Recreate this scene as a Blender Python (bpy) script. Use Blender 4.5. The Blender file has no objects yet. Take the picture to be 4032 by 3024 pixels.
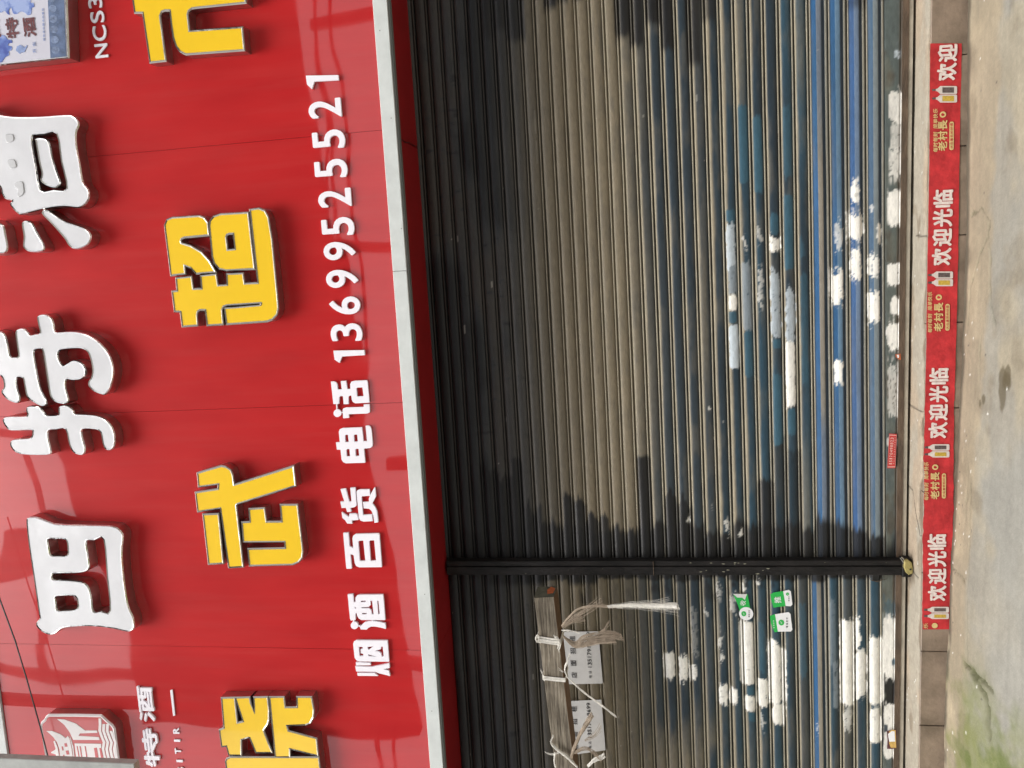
import bpy, math, random
import numpy as np
from mathutils import Vector, Matrix
from mathutils.geometry import tessellate_polygon

random.seed(7)
SC = bpy.context.scene
COL = SC.collection
R = math.radians

# ------------------------------------------------------------------ camera
# world: X right along the shop front, Y into the shop, Z up; shutter plane Y=0, pavement Z=0 (metres)
CAM = Vector((0.0, -3.99, 1.33))
RIGHT = Vector((0.99086237, 0.12950316, -0.0376921))
UP = Vector((0.05847642, -0.1606518, 0.98527738))
FWD = Vector((-0.12154123, 0.97847838, 0.1667567))
cd = bpy.data.cameras.new('camera'); cam = bpy.data.objects.new('camera', cd); COL.objects.link(cam)
cd.sensor_fit = 'HORIZONTAL'; cd.sensor_width = 36.0; cd.lens = 36.0 * 3280.0 / 4032.0
cd.clip_start = 0.05; cd.clip_end = 2000.0
# the phone was held sideways: the picture's right is the place's "down"
px_, py_ = -UP, RIGHT
cam.matrix_world = Matrix(((px_.x, py_.x, -FWD.x, CAM.x), (px_.y, py_.y, -FWD.y, CAM.y), (px_.z, py_.z, -FWD.z, CAM.z), (0, 0, 0, 1)))
SC.camera = cam

# ------------------------------------------------------------------ light: overcast day
SUN_EL, SUN_AZ = 65.0, 196.0
w = bpy.data.worlds.new('World'); SC.world = w; w.use_nodes = True
nt = w.node_tree; nt.nodes.clear()
sky = nt.nodes.new('ShaderNodeTexSky'); sky.sky_type = 'NISHITA'; sky.sun_disc = False
sky.sun_elevation = R(SUN_EL); sky.sun_rotation = R(SUN_AZ); sky.air_density = 1.0; sky.dust_density = 4.0; sky.ozone_density = 1.0
hs = nt.nodes.new('ShaderNodeHueSaturation'); hs.inputs['Saturation'].default_value = 0.16
bg = nt.nodes.new('ShaderNodeBackground'); bg.inputs['Strength'].default_value = 0.15
ow = nt.nodes.new('ShaderNodeOutputWorld')
nt.links.new(sky.outputs[0], hs.inputs['Color']); nt.links.new(hs.outputs[0], bg.inputs['Color']); nt.links.new(bg.outputs[0], ow.inputs[0])
ld = bpy.data.lights.new('sun', 'SUN'); ld.energy = 1.0; ld.angle = R(32); ld.color = (1.0, 0.96, 0.9)
sun = bpy.data.objects.new('sun', ld); COL.objects.link(sun); sun.location = (0, -8, 12)
az = R(SUN_AZ); sd = Vector((math.sin(az) * math.cos(R(SUN_EL)), math.cos(az) * math.cos(R(SUN_EL)), math.sin(R(SUN_EL))))
sun.rotation_euler = sd.to_track_quat('Z', 'Y').to_euler()
vs = SC.view_settings; vs.view_transform = 'Standard'; vs.look = 'None'; vs.exposure = 0.95; vs.gamma = 1.0; vs.use_curve_mapping = False
SC.cycles.use_denoising = True
SC.cycles.max_bounces = 8

# ------------------------------------------------------------------ helpers
def at(x, y, Y):
    """surveyed point of the facade: sight line (x, y) met with the upright plane at depth Y -> (X, Z)"""
    d = FWD * 3280.0 + RIGHT * (1512.0 - y) + UP * (2016.0 - x)
    s = (Y - CAM.y) / d.y
    return (CAM.x + d.x * s, CAM.z + d.z * s)
def at_ground(x, y, Z=0.0):
    d = FWD * 3280.0 + RIGHT * (1512.0 - y) + UP * (2016.0 - x)
    s = (Z - CAM.z) / d.z
    return (CAM.x + d.x * s, CAM.y + d.y * s)

def tag(o, label=None, cat=None, group=None, kind=None):
    if label: o['label'] = label
    if cat: o['category'] = cat
    if group: o['group'] = group
    if kind: o['kind'] = kind
    return o
def empty(name, loc=(0, 0, 0)):
    o = bpy.data.objects.new(name, None); COL.objects.link(o); o.location = loc; o.empty_display_size = 0.05
    return o
def link(name, me, mat, parent=None):
    o = bpy.data.objects.new(name, me); COL.objects.link(o)
    if mat is not None and len(me.materials) == 0: me.materials.append(mat)
    if parent is not None:
        o.parent = parent
        o.matrix_parent_inverse = Matrix.Translation(-Vector(parent.location))
    return o
def mesh(name, verts, faces, mat, parent=None, smooth=False):
    me = bpy.data.meshes.new(name); me.from_pydata([tuple(v) for v in verts], [], faces); me.update()
    if smooth:
        me.polygons.foreach_set('use_smooth', [True] * len(me.polygons))
    return link(name, me, mat, parent)
class MB:
    def __init__(s): s.v = []; s.f = []
    def add(s, v, f):
        n = len(s.v); s.v += [tuple(p) for p in v]; s.f += [tuple(i + n for i in q) for q in f]; return s
    def box(s, a, b):
        (x0, y0, z0), (x1, y1, z1) = a, b
        return s.add([(x0,y0,z0),(x1,y0,z0),(x1,y1,z0),(x0,y1,z0),(x0,y0,z1),(x1,y0,z1),(x1,y1,z1),(x0,y1,z1)],
              [(0,3,2,1),(4,5,6,7),(0,1,5,4),(1,2,6,5),(2,3,7,6),(3,0,4,7)])
    def bbox(s, a, b, c=0.003):
        """box with chamfered front edges (front = -Y)"""
        (x0, y0, z0), (x1, y1, z1) = a, b
        return s.add([(x0+c,y0,z0+c),(x1-c,y0,z0+c),(x1-c,y0,z1-c),(x0+c,y0,z1-c),(x0,y0+c,z0),(x1,y0+c,z0),(x1,y0+c,z1),(x0,y0+c,z1),(x0,y1,z0),(x1,y1,z0),(x1,y1,z1),(x0,y1,z1)],
              [(0,1,2,3),(4,5,1,0),(5,6,2,1),(6,7,3,2),(7,4,0,3),(8,9,5,4),(9,10,6,5),(10,11,7,6),(11,8,4,7),(8,11,10,9)])
    def tube(s, pts, rad, n=8, cap=True):
        pts = [Vector(p) for p in pts]
        if not hasattr(rad, '__len__'): rad = [rad] * len(pts)
        base = len(s.v); ref = Vector((0, 1, 0))
        for i, p in enumerate(pts):
            t = (pts[min(i + 1, len(pts) - 1)] - pts[max(i - 1, 0)]).normalized()
            a = t.cross(ref)
            if a.length < 1e-3: a = t.cross(Vector((1, 0, 0)))
            a.normalize(); b = t.cross(a)
            for k in range(n):
                th = 2 * math.pi * k / n
                s.v.append(tuple(p + (a * math.cos(th) + b * math.sin(th)) * rad[i]))
        for i in range(len(pts) - 1):
            for k in range(n):
                s.f.append((base + i*n + k, base + i*n + (k+1) % n, base + (i+1)*n + (k+1) % n, base + (i+1)*n + k))
        if cap:
            s.f.append(tuple(base + k for k in range(n))[::-1]); s.f.append(tuple(base + (len(pts)-1)*n + k for k in range(n)))
        return s
    def build(s, name, mat, parent=None, smooth=False):
        return mesh(name, s.v, s.f, mat, parent, smooth)

# ------------------------------------------------------------------ materials
def lin(r, g, b):
    f = lambda c: (c / 255 / 12.92) if c / 255 <= 0.04045 else ((c / 255 + 0.055) / 1.055) ** 2.4
    return (f(r), f(g), f(b), 1.0)
def mat(name, col, rough=0.6, metal=0.0, var=0.0, scale=20.0, bump=0.0, bscale=60.0, coat=0.0, spec=0.5, stretch=(1, 1, 1), ior=1.5, rvar=0.0):
    m = bpy.data.materials.new(name); m.use_nodes = True
    n = m.node_tree.nodes; l = m.node_tree.links; p = n['Principled BSDF']
    p.inputs['Roughness'].default_value = rough; p.inputs['Metallic'].default_value = metal
    p.inputs['Coat Weight'].default_value = coat; p.inputs['Coat Roughness'].default_value = 0.03; p.inputs['Specular IOR Level'].default_value = spec; p.inputs['IOR'].default_value = ior
    c = (col[0], col[1], col[2], 1.0); p.inputs['Base Color'].default_value = c
    if var or bump or rvar:
        tc = n.new('ShaderNodeTexCoord'); mp = n.new('ShaderNodeMapping'); mp.inputs['Scale'].default_value = stretch
        l.new(tc.outputs['Object'], mp.inputs['Vector'])
    if var or rvar:
        nz = n.new('ShaderNodeTexNoise'); nz.inputs['Scale'].default_value = scale; nz.inputs['Detail'].default_value = 8; nz.inputs['Roughness'].default_value = 0.65
        l.new(mp.outputs[0], nz.inputs['Vector'])
    if var:
        rp = n.new('ShaderNodeValToRGB'); rp.color_ramp.elements[0].position = 0.3; rp.color_ramp.elements[1].position = 0.7
        rp.color_ramp.elements[0].color = tuple(x * (1 - var) for x in c[:3]) + (1,); rp.color_ramp.elements[1].color = tuple(min(1, x * (1 + var)) for x in c[:3]) + (1,)
        l.new(nz.outputs['Fac'], rp.inputs[0]); l.new(rp.outputs[0], p.inputs['Base Color'])
    if rvar:
        mr = n.new('ShaderNodeMapRange'); mr.inputs['From Min'].default_value = 0.3; mr.inputs['From Max'].default_value = 0.7
        mr.inputs['To Min'].default_value = max(0.02, rough - rvar); mr.inputs['To Max'].default_value = rough + rvar
        l.new(nz.outputs['Fac'], mr.inputs['Value']); l.new(mr.outputs[0], p.inputs['Roughness'])
    if bump:
        nb = n.new('ShaderNodeTexNoise'); nb.inputs['Scale'].default_value = bscale; nb.inputs['Detail'].default_value = 6
        l.new(mp.outputs[0], nb.inputs['Vector'])
        bp = n.new('ShaderNodeBump'); bp.inputs['Strength'].default_value = bump; bp.inputs['Distance'].default_value = 0.01
        l.new(nb.outputs['Fac'], bp.inputs['Height']); l.new(bp.outputs[0], p.inputs['Normal'])
    return m
def painted(name, rough=0.6, bump=0.25, bscale=180.0, grain=0.25, gscale=120.0, stretch=(1, 1, 1), spec=0.4):
    """surface whose colours (paint, dust, stains, slat reflections) are stored on the mesh, plus fine grain"""
    m = bpy.data.materials.new(name); m.use_nodes = True
    n = m.node_tree.nodes; l = m.node_tree.links; p = n['Principled BSDF']
    a = n.new('ShaderNodeAttribute'); a.attribute_name = 'paint'
    tc = n.new('ShaderNodeTexCoord'); mp = n.new('ShaderNodeMapping'); mp.inputs['Scale'].default_value = stretch
    l.new(tc.outputs['Object'], mp.inputs['Vector'])
    nz = n.new('ShaderNodeTexNoise'); nz.inputs['Scale'].default_value = gscale; nz.inputs['Detail'].default_value = 8; nz.inputs['Roughness'].default_value = 0.7
    l.new(mp.outputs[0], nz.inputs['Vector'])
    mr = n.new('ShaderNodeMapRange'); mr.inputs['From Min'].default_value = 0.25; mr.inputs['From Max'].default_value = 0.75
    mr.inputs['To Min'].default_value = 1 - grain; mr.inputs['To Max'].default_value = 1 + grain
    l.new(nz.outputs['Fac'], mr.inputs['Value'])
    mx = n.new('ShaderNodeVectorMath'); mx.operation = 'SCALE'
    l.new(a.outputs['Color'], mx.inputs[0]); l.new(mr.outputs[0], mx.inputs['Scale'])
    l.new(mx.outputs[0], p.inputs['Base Color'])
    p.inputs['Specular IOR Level'].default_value = spec
    ar = n.new('ShaderNodeAttribute'); ar.attribute_name = 'gloss'
    mr2 = n.new('ShaderNodeMapRange'); mr2.inputs['To Min'].default_value = rough; mr2.inputs['To Max'].default_value = 0.28
    l.new(ar.outputs['Fac'], mr2.inputs['Value']); l.new(mr2.outputs[0], p.inputs['Roughness'])
    nb = n.new('ShaderNodeTexNoise'); nb.inputs['Scale'].default_value = bscale; nb.inputs['Detail'].default_value = 5
    l.new(mp.outputs[0], nb.inputs['Vector'])
    bp = n.new('ShaderNodeBump'); bp.inputs['Strength'].default_value = bump; bp.inputs['Distance'].default_value = 0.004
    l.new(nb.outputs['Fac'], bp.inputs['Height']); l.new(bp.outputs[0], p.inputs['Normal'])
    return m

def red_panel():
    m = bpy.data.materials.new('red_panel'); m.use_nodes = True
    n = m.node_tree.nodes; l = m.node_tree.links; p = n['Principled BSDF']
    p.inputs['Base Color'].default_value = (0.44, 0.016, 0.018, 1); p.inputs['Roughness'].default_value = 0.5
    p.inputs['Specular IOR Level'].default_value = 0.1
    p.inputs['Coat Weight'].default_value = 1.0; p.inputs['Coat Roughness'].default_value = 0.05; p.inputs['Coat IOR'].default_value = 1.50
    tc = n.new('ShaderNodeTexCoord')
    mp = n.new('ShaderNodeMapping'); mp.inputs['Scale'].default_value = (1.0, 1, 0.75); l.new(tc.outputs['Object'], mp.inputs['Vector'])
    nz = n.new('ShaderNodeTexNoise'); nz.inputs['Scale'].default_value = 1.3; nz.inputs['Detail'].default_value = 1.5; nz.inputs['Roughness'].default_value = 0.45
    l.new(mp.outputs[0], nz.inputs['Vector'])
    bp = n.new('ShaderNodeBump'); bp.inputs['Strength'].default_value = 1.0; bp.inputs['Distance'].default_value = 0.010
    l.new(nz.outputs['Fac'], bp.inputs['Height'])
    l.new(bp.outputs[0], p.inputs['Coat Normal']); l.new(bp.outputs[0], p.inputs['Normal'])
    # faint wear: dust streaks and sun fading
    n2 = n.new('ShaderNodeTexNoise'); n2.inputs['Scale'].default_value = 3.0; n2.inputs['Detail'].default_value = 9
    mp2 = n.new('ShaderNodeMapping'); mp2.inputs['Scale'].default_value = (3.0, 1, 0.8); l.new(tc.outputs['Object'], mp2.inputs['Vector']); l.new(mp2.outputs[0], n2.inputs['Vector'])
    rp = n.new('ShaderNodeValToRGB'); rp.color_ramp.elements[0].position = 0.3; rp.color_ramp.elements[1].position = 0.75
    rp.color_ramp.elements[0].color = (0.43, 0.010, 0.012, 1); rp.color_ramp.elements[1].color = (0.50, 0.015, 0.016, 1)
    l.new(n2.outputs['Fac'], rp.inputs[0])
    # thin film of dust that rain has drawn into runs
    n3 = n.new('ShaderNodeTexNoise'); n3.inputs['Scale'].default_value = 1.0; n3.inputs['Detail'].default_value = 7; n3.inputs['Roughness'].default_value = 0.6
    mp3 = n.new('ShaderNodeMapping'); mp3.inputs['Scale'].default_value = (24, 1, 1.6); l.new(tc.outputs['Object'], mp3.inputs['Vector']); l.new(mp3.outputs[0], n3.inputs['Vector'])
    r3 = n.new('ShaderNodeMapRange'); r3.inputs['From Min'].default_value = 0.45; r3.inputs['From Max'].default_value = 0.8; r3.inputs['To Max'].default_value = 0.045; l.new(n3.outputs['Fac'], r3.inputs['Value'])
    mx = n.new('ShaderNodeMix'); mx.data_type = 'RGBA'; mx.inputs[7].default_value = (0.42, 0.25, 0.2, 1); l.new(r3.outputs[0], mx.inputs[0]); l.new(rp.outputs[0], mx.inputs[6])
    l.new(mx.outputs[2], p.inputs['Base Color'])
    r4 = n.new('ShaderNodeMapRange'); r4.inputs['From Min'].default_value = 0.3; r4.inputs['From Max'].default_value = 0.75; r4.inputs['To Min'].default_value = 0.012; r4.inputs['To Max'].default_value = 0.045
    l.new(n2.outputs['Fac'], r4.inputs['Value']); l.new(r4.outputs[0], p.inputs['Coat Roughness'])
    return m

M = {}
M['red'] = red_panel()
M['red_flat'] = mat('red_board', (0.25, 0.010, 0.012), 0.5, spec=0.2, var=0.12, scale=6)
M['trim'] = mat('trim_aluminium', (0.60, 0.625, 0.605), 0.45, var=0.10, scale=9, bump=0.05, bscale=9, rvar=0.08)
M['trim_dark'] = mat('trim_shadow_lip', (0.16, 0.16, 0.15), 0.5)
M['chrome'] = mat('polished_steel', (0.66, 0.65, 0.63), 0.12, 1.0, bump=0.5, bscale=16, var=0.15, scale=30, rvar=0.08)
M['rim_steel'] = mat('brushed_steel_rim', (0.33, 0.305, 0.265), 0.22, 1.0, bump=0.3, bscale=18, var=0.15, scale=20, rvar=0.1)
M['steel_side'] = mat('letter_side_steel', (0.55, 0.5, 0.47), 0.3, 1.0, bump=0.08, bscale=14, var=0.1, scale=10)
M['yellow'] = mat('yellow_acrylic', (0.87, 0.555, 0.010), 0.3, coat=0.4, bump=0.03, bscale=3, var=0.03, scale=5)
M['silver_face'] = mat('silver_white_face', (0.68, 0.68, 0.70), 0.3, 0.0, coat=0.5, bump=0.35, bscale=5, var=0.05, scale=7)
M['white_letter'] = mat('white_pvc', (0.86, 0.83, 0.88), 0.5, var=0.02, scale=30)
M['black'] = mat('black_rubber', (0.012, 0.012, 0.012), 0.5)
M['post'] = mat('post_dark_iron', (0.010, 0.0085, 0.008), 0.6, spec=0.3, var=0.9, scale=22, bump=0.5, bscale=90, stretch=(1, 1, 0.35))
M['rail'] = mat('rusty_rail', (0.09, 0.06, 0.038), 0.7, var=0.5, scale=30, bump=0.3, bscale=120, stretch=(0.3, 1, 1))
M['rail_pale'] = mat('pale_rail_edge', (0.36, 0.32, 0.25), 0.6, var=0.3, scale=25, stretch=(0.4, 1, 1))
M['brass'] = mat('old_brass', (0.36, 0.30, 0.11), 0.5, 0.3, var=0.35, scale=60, bump=0.15, bscale=150)
M['paper'] = mat('paper', (0.62, 0.61, 0.6), 0.85, var=0.06, scale=25, bump=0.1, bscale=20)
M['ink'] = mat('ink', (0.05, 0.05, 0.055), 0.8)
M['green'] = mat('green_print', (0.02, 0.42, 0.07), 0.45, var=0.05, scale=40)
M['white_print'] = mat('white_print', (0.8, 0.8, 0.8), 0.5)
M['sticker_red'] = mat('sticker_red', (0.5, 0.04, 0.035), 0.5, var=0.1, scale=60)
M['pink_print'] = mat('pink_print', (0.72, 0.45, 0.4), 0.6)
M['gold'] = mat('gold_print', (0.62, 0.47, 0.20), 0.5, var=0.15, scale=90)
M['banner'] = mat('banner_red', (0.47, 0.030, 0.034), 0.6, spec=0.3, var=0.30, scale=20, bump=0.35, bscale=30)
M['banner_white'] = mat('banner_white', (0.70, 0.60, 0.55), 0.6, var=0.2, scale=60)
M['bottle'] = mat('bottle_print', (0.62, 0.55, 0.5), 0.5, var=0.15, scale=90)
M['bottle_label'] = mat('bottle_label_print', (0.1, 0.075, 0.07), 0.5, var=0.6, scale=160)
M['bottle_yellow'] = mat('bottle_yellow_print', (0.5, 0.34, 0.05), 0.5, var=0.3, scale=150)
M['tile'] = mat('riser_tile', (0.22, 0.165, 0.12), 0.5, var=0.4, scale=7, bump=0.2, bscale=50, rvar=0.12)
M['rope'] = mat('rope_white', (0.74, 0.71, 0.65), 0.85, var=0.2, scale=60)
M['rope_old'] = mat('rope_weathered', (0.36, 0.29, 0.22), 0.9, var=0.25, scale=50)
M['cable'] = M['black']
M['alu'] = mat('aluminium_frame', (0.30, 0.31, 0.29), 0.45, 0.0, var=0.25, scale=8)
M['logo_red'] = mat('logo_red', (0.52, 0.075, 0.075), 0.3, coat=0.5, var=0.04, scale=8)
M['logo_white'] = mat('logo_white', (0.78, 0.74, 0.73), 0.4)
M['wall'] = mat('rendered_wall', (0.3, 0.28, 0.25), 0.9, var=0.2, scale=3, bump=0.3, bscale=40)
M['dark_wall'] = mat('dark_tiled_wall', (0.10, 0.085, 0.08), 0.8, var=0.3, scale=2)
M['pale_wall'] = mat('pale_tiled_wall', (0.62, 0.6, 0.56), 0.8, var=0.1, scale=2)
M['glass_dark'] = mat('dark_window', (0.03, 0.035, 0.04), 0.08)
M['leaf'] = mat('leaf', (0.05, 0.09, 0.03), 0.6, var=0.4, scale=3)
M['shutter'] = painted('shutter_paint', 0.62, 0.22, 200, 0.22, 70, (0.35, 1, 1))
M['concrete'] = painted('pavement_concrete', 0.88, 0.45, 120, 0.10, 90)
M['ledge'] = painted('ledge_cement', 0.85, 0.5, 90, 0.14, 80)

def wood_mat():
    m = mat('weathered_wood', (0.2, 0.16, 0.12), 0.9)
    n = m.node_tree.nodes; l = m.node_tree.links; p = n['Principled BSDF']
    tc = n.new('ShaderNodeTexCoord'); mp = n.new('ShaderNodeMapping'); mp.inputs['Scale'].default_value = (7, 130, 130)
    mp.inputs['Rotation'].default_value = (0, R(3.8), 0); l.new(tc.outputs['Object'], mp.inputs['Vector'])
    nz = n.new('ShaderNodeTexNoise'); nz.inputs['Scale'].default_value = 1.0; nz.inputs['Detail'].default_value = 10; nz.inputs['Roughness'].default_value = 0.7
    l.new(mp.outputs[0], nz.inputs['Vector'])
    rp = n.new('ShaderNodeValToRGB'); e = rp.color_ramp.elements
    e[0].position = 0.3; e[0].color = (0.035, 0.026, 0.02, 1); e[1].position = 0.72; e[1].color = (0.40, 0.355, 0.28, 1)
    x = e.new(0.5); x.color = (0.18, 0.15, 0.11, 1)
    l.new(nz.outputs['Fac'], rp.inputs[0])
    n2 = n.new('ShaderNodeTexNoise'); n2.inputs['Scale'].default_value = 6; n2.inputs['Detail'].default_value = 4; l.new(tc.outputs['Object'], n2.inputs['Vector'])
    mx = n.new('ShaderNodeMix'); mx.data_type = 'RGBA'; mx.blend_type = 'MULTIPLY'; mx.inputs[0].default_value = 0.7
    r2 = n.new('ShaderNodeValToRGB'); r2.color_ramp.elements[0].position = 0.35; r2.color_ramp.elements[0].color = (0.35, 0.33, 0.3, 1); r2.color_ramp.elements[1].position = 0.6
    l.new(n2.outputs['Fac'], r2.inputs[0]); l.new(rp.outputs[0], mx.inputs[6]); l.new(r2.outputs[0], mx.inputs[7]); l.new(mx.outputs[2], p.inputs['Base Color'])
    bp = n.new('ShaderNodeBump'); bp.inputs['Strength'].default_value = 0.6; bp.inputs['Distance'].default_value = 0.004
    l.new(nz.outputs['Fac'], bp.inputs['Height']); l.new(bp.outputs[0], p.inputs['Normal'])
    return m
M['wood'] = wood_mat()
M['wood_under'] = mat('wood_brown', (0.14, 0.075, 0.035), 0.85, var=0.4, scale=10, stretch=(1, 6, 6))
M['wood_end'] = mat('wood_end_painted', (0.085, 0.08, 0.055), 0.8, var=0.6, scale=22, bump=0.3, bscale=60)
M['orange'] = mat('orange_paint', (0.42, 0.10, 0.03), 0.7, var=0.4, scale=60)

# ------------------------------------------------------------------ numpy noise for paint, dust and stains
def _hash(ix, iy, seed):
    h = (ix.astype(np.int64) * 374761393 + iy.astype(np.int64) * 668265263 + seed * 1442695041) & 0x7fffffff
    h = ((h ^ (h >> 13)) * 1274126177) & 0x7fffffff
    return ((h ^ (h >> 16)) & 0xffff) / 65535.0
def noise(x, y, seed=0):
    x = np.asarray(x, float); y = np.asarray(y, float)
    ix = np.floor(x); iy = np.floor(y); fx = x - ix; fy = y - iy
    fx = fx * fx * (3 - 2 * fx); fy = fy * fy * (3 - 2 * fy)
    a = _hash(ix, iy, seed); b = _hash(ix + 1, iy, seed); c = _hash(ix, iy + 1, seed); d = _hash(ix + 1, iy + 1, seed)
    return (a * (1 - fx) + b * fx) * (1 - fy) + (c * (1 - fx) + d * fx) * fy
def fbm(x, y, seed=0, o=4):
    s = 0; a = 0.5; t = 0
    for i in range(o):
        s = s + a * noise(x * 2 ** i, y * 2 ** i, seed + i * 17); t += a; a *= 0.5
    return s / t
def sst(a, b, x):
    t = np.clip((x - a) / (b - a), 0, 1); return t * t * (3 - 2 * t)
def over(col, c, m):
    """lay colour c over col where mask m"""
    m = m[..., None]; return col * (1 - m) + np.array(c)[None, :] * m if np.ndim(c) == 1 else col * (1 - m) + c * m
def set_paint(me, col, gloss=None):
    n = len(me.vertices)
    a = me.attributes.new('paint', 'FLOAT_COLOR', 'POINT')
    buf = np.ones((n, 4), np.float32); buf[:, :3] = np.clip(col.reshape(-1, 3), 0, 1); a.data.foreach_set('color', buf.ravel())
    g = me.attributes.new('gloss', 'FLOAT', 'POINT')
    g.data.foreach_set('value', (np.zeros(n) if gloss is None else gloss.ravel()).astype(np.float32))
def grid_mesh(name, P, mat_, parent=None, smooth=True):
    """P: (rows, cols, 3) array"""
    r, c = P.shape[:2]
    idx = np.arange(r * c).reshape(r, c)
    q = np.stack([idx[:-1, :-1], idx[:-1, 1:], idx[1:, 1:], idx[1:, :-1]], -1).reshape(-1, 4)
    me = bpy.data.meshes.new(name)
    me.vertices.add(r * c); me.vertices.foreach_set('co', P.reshape(-1).astype(np.float32))
    me.loops.add(q.size); me.loops.foreach_set('vertex_index', q.ravel().astype(np.int32))
    me.polygons.add(len(q)); me.polygons.foreach_set('loop_start', (np.arange(len(q)) * 4).astype(np.int32))
    me.polygons.foreach_set('use_smooth', np.full(len(q), smooth))
    me.update(calc_edges=True); me.validate()
    return link(name, me, mat_, parent)

# ------------------------------------------------------------------ ground
def rise(x):  # the pavement climbs a little towards the left
    return 0.006 + 0.034 * sst(0.3, -2.4, np.asarray(x, float)) * 2.3
def step_top(x):
    return 0.157 + (1.05 - np.clip(np.asarray(x, float), -3.2, 2.2)) * 0.0135 * (np.asarray(x, float) > -9)
def seg_dist(X, Y, pts):
    d = np.full(X.shape, 9.0)
    for (ax, ay), (bx, by) in zip(pts[:-1], pts[1:]):
        vx, vy = bx - ax, by - ay; L = vx * vx + vy * vy + 1e-12
        t = np.clip(((X - ax) * vx + (Y - ay) * vy) / L, 0, 1)
        d = np.minimum(d, np.hypot(X - ax - t * vx, Y - ay - t * vy))
    return d
def build_ground():
    xs = np.arange(-3.4, 2.401, 0.007); ys = np.arange(-0.176, -1.25, -0.007)
    X, Y = np.meshgrid(xs, ys)
    Z = rise(X) * sst(-1.25, -0.3, Y) + 0.004
    n1 = fbm(X * 3, Y * 3, 1, 5); n2 = fbm(X * 14, Y * 14, 2, 4); n3 = fbm(X * 60, Y * 60, 3, 3)
    Z = Z + (n1 - 0.5) * 0.012 + (n2 - 0.5) * 0.004
    beige = np.array([0.335, 0.285, 0.212]); grey = np.array([0.30, 0.285, 0.25]); blue = np.array([0.27, 0.275, 0.265])
    c = np.zeros(X.shape + (3,)) + grey
    # older cement strip along the step, worn edge
    be = -0.40 + 0.16 * (fbm(X * 1.3, Y * 0 + 3, 5, 3) - 0.5) + 0.10 * (fbm(X * 9, Y * 9, 6, 3) - 0.5) - 0.12 * sst(0.1, 0.9, X)
    strip = sst(be - 0.035, be + 0.035, Y)
    c = over(c, blue, 0.6 * sst(0.45, 0.7, fbm(X * 2.2, Y * 2.2, 8, 4)) * (1 - strip))
    c = over(c, beige, 0.92 * strip)
    c = over(c, np.array([0.46, 0.39, 0.28]), 0.5 * sst(0.5, 0.75, fbm(X * 4, Y * 4, 9, 4)) * strip)
    c = over(c, np.array([0.42, 0.36, 0.25]), 0.45 * sst(0.55, 0.72, fbm(X * 2.6 + 7, Y * 2.6, 19, 4)) * (1 - strip))
    c = over(c, np.array([0.2, 0.17, 0.125]), 0.55 * sst(0.58, 0.75, fbm(X * 5, Y * 5, 10, 5)))
    c *= (0.88 + 0.24 * n3)[..., None]; c *= (0.82 + 0.36 * fbm(X * 6, Y * 6, 15, 6))[..., None]
    c *= (0.9 + 0.2 * fbm(X * 2, Y * 40, 14, 3))[..., None]
    # brown water stain at the end of the strip
    def blob(px, py, rx, ry, seed):
        gx, gy = at_ground(px, py); return 1 - sst(0.75, 1.1, np.hypot((X - gx) / rx, (Y - gy) / ry) + 0.7 * (fbm(X * 22, Y * 22, seed, 4) - 0.5))
    for a in ((3990, 1480, 0.05, 0.03), (3972, 1530, 0.09, 0.035), (3988, 1505, 0.035, 0.04), (3905, 1570, 0.02, 0.016), (3892, 1590, 0.016, 0.01)):
        c = over(c, np.array([0.10, 0.08, 0.045]), 0.75 * blob(*a, seed=31))
    # moss at the left
    g = sst(0.40, 0.78, fbm(X * 7, Y * 7, 41, 6) + 0.50 * sst(-1.35, -2.3, X) * sst(-0.28, -0.46, Y) - 0.08)
    c = over(c, np.array([0.185, 0.21, 0.06]), 0.95 * g * sst(-1.55, -2.0, X) * (0.6 + 0.4 * n2))
    c = over(c, np.array([0.10, 0.135, 0.03]), 0.7 * sst(0.5, 0.66, fbm(X * 9, Y * 9, 44, 4)) * g * sst(-1.5, -2.0, X))
    c *= np.array([0.88, 0.85, 0.79])
    # damp, mossy dirt in the joint against the step
    joint = sst(-0.222, -0.193, Y + 0.02 * (fbm(X * 9, Y * 0, 12, 3) - 0.5) - 0.008 * sst(-1.7, -2.2, X))
    c = over(c, np.array([0.075, 0.06, 0.042]), 0.85 * joint * sst(0.25, 0.5, fbm(X * 11, Y * 11, 13, 3) + 0.25 * sst(-2.0, -1.4, X)))
    # cracks: hollows that really go down
    cr = [[(3868, 2610), (3900, 2650), (3925, 2700), (3945, 2740), (3955, 2790), (3952, 2850), (3958, 2900)],
          [(3895, 2640), (3938, 2690), (3965, 2720)], [(3830, 1265), (3833, 1130), (3868, 1000), (3900, 930), (3905, 870), (3870, 822), (3835, 850)],
          [(3905, 930), (3912, 1100), (3920, 1200), (3940, 1280)], [(3800, 690), (3815, 720), (3800, 760)], [(3815, 2236), (3860, 2285)],
          [(3885, 1330), (3886, 1500)], [(3855, 1820), (3858, 1900), (3850, 2060)], [(3870, 1900), (3872, 2120), (3874, 2400), (3878, 2600)]]
    wd = [0.011, 0.008, 0.003, 0.004, 0.004, 0.003, 0.0018, 0.0018, 0.002]; al = [1, .9, .55, .6, .8, .55, .35, .3, .3]
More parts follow.
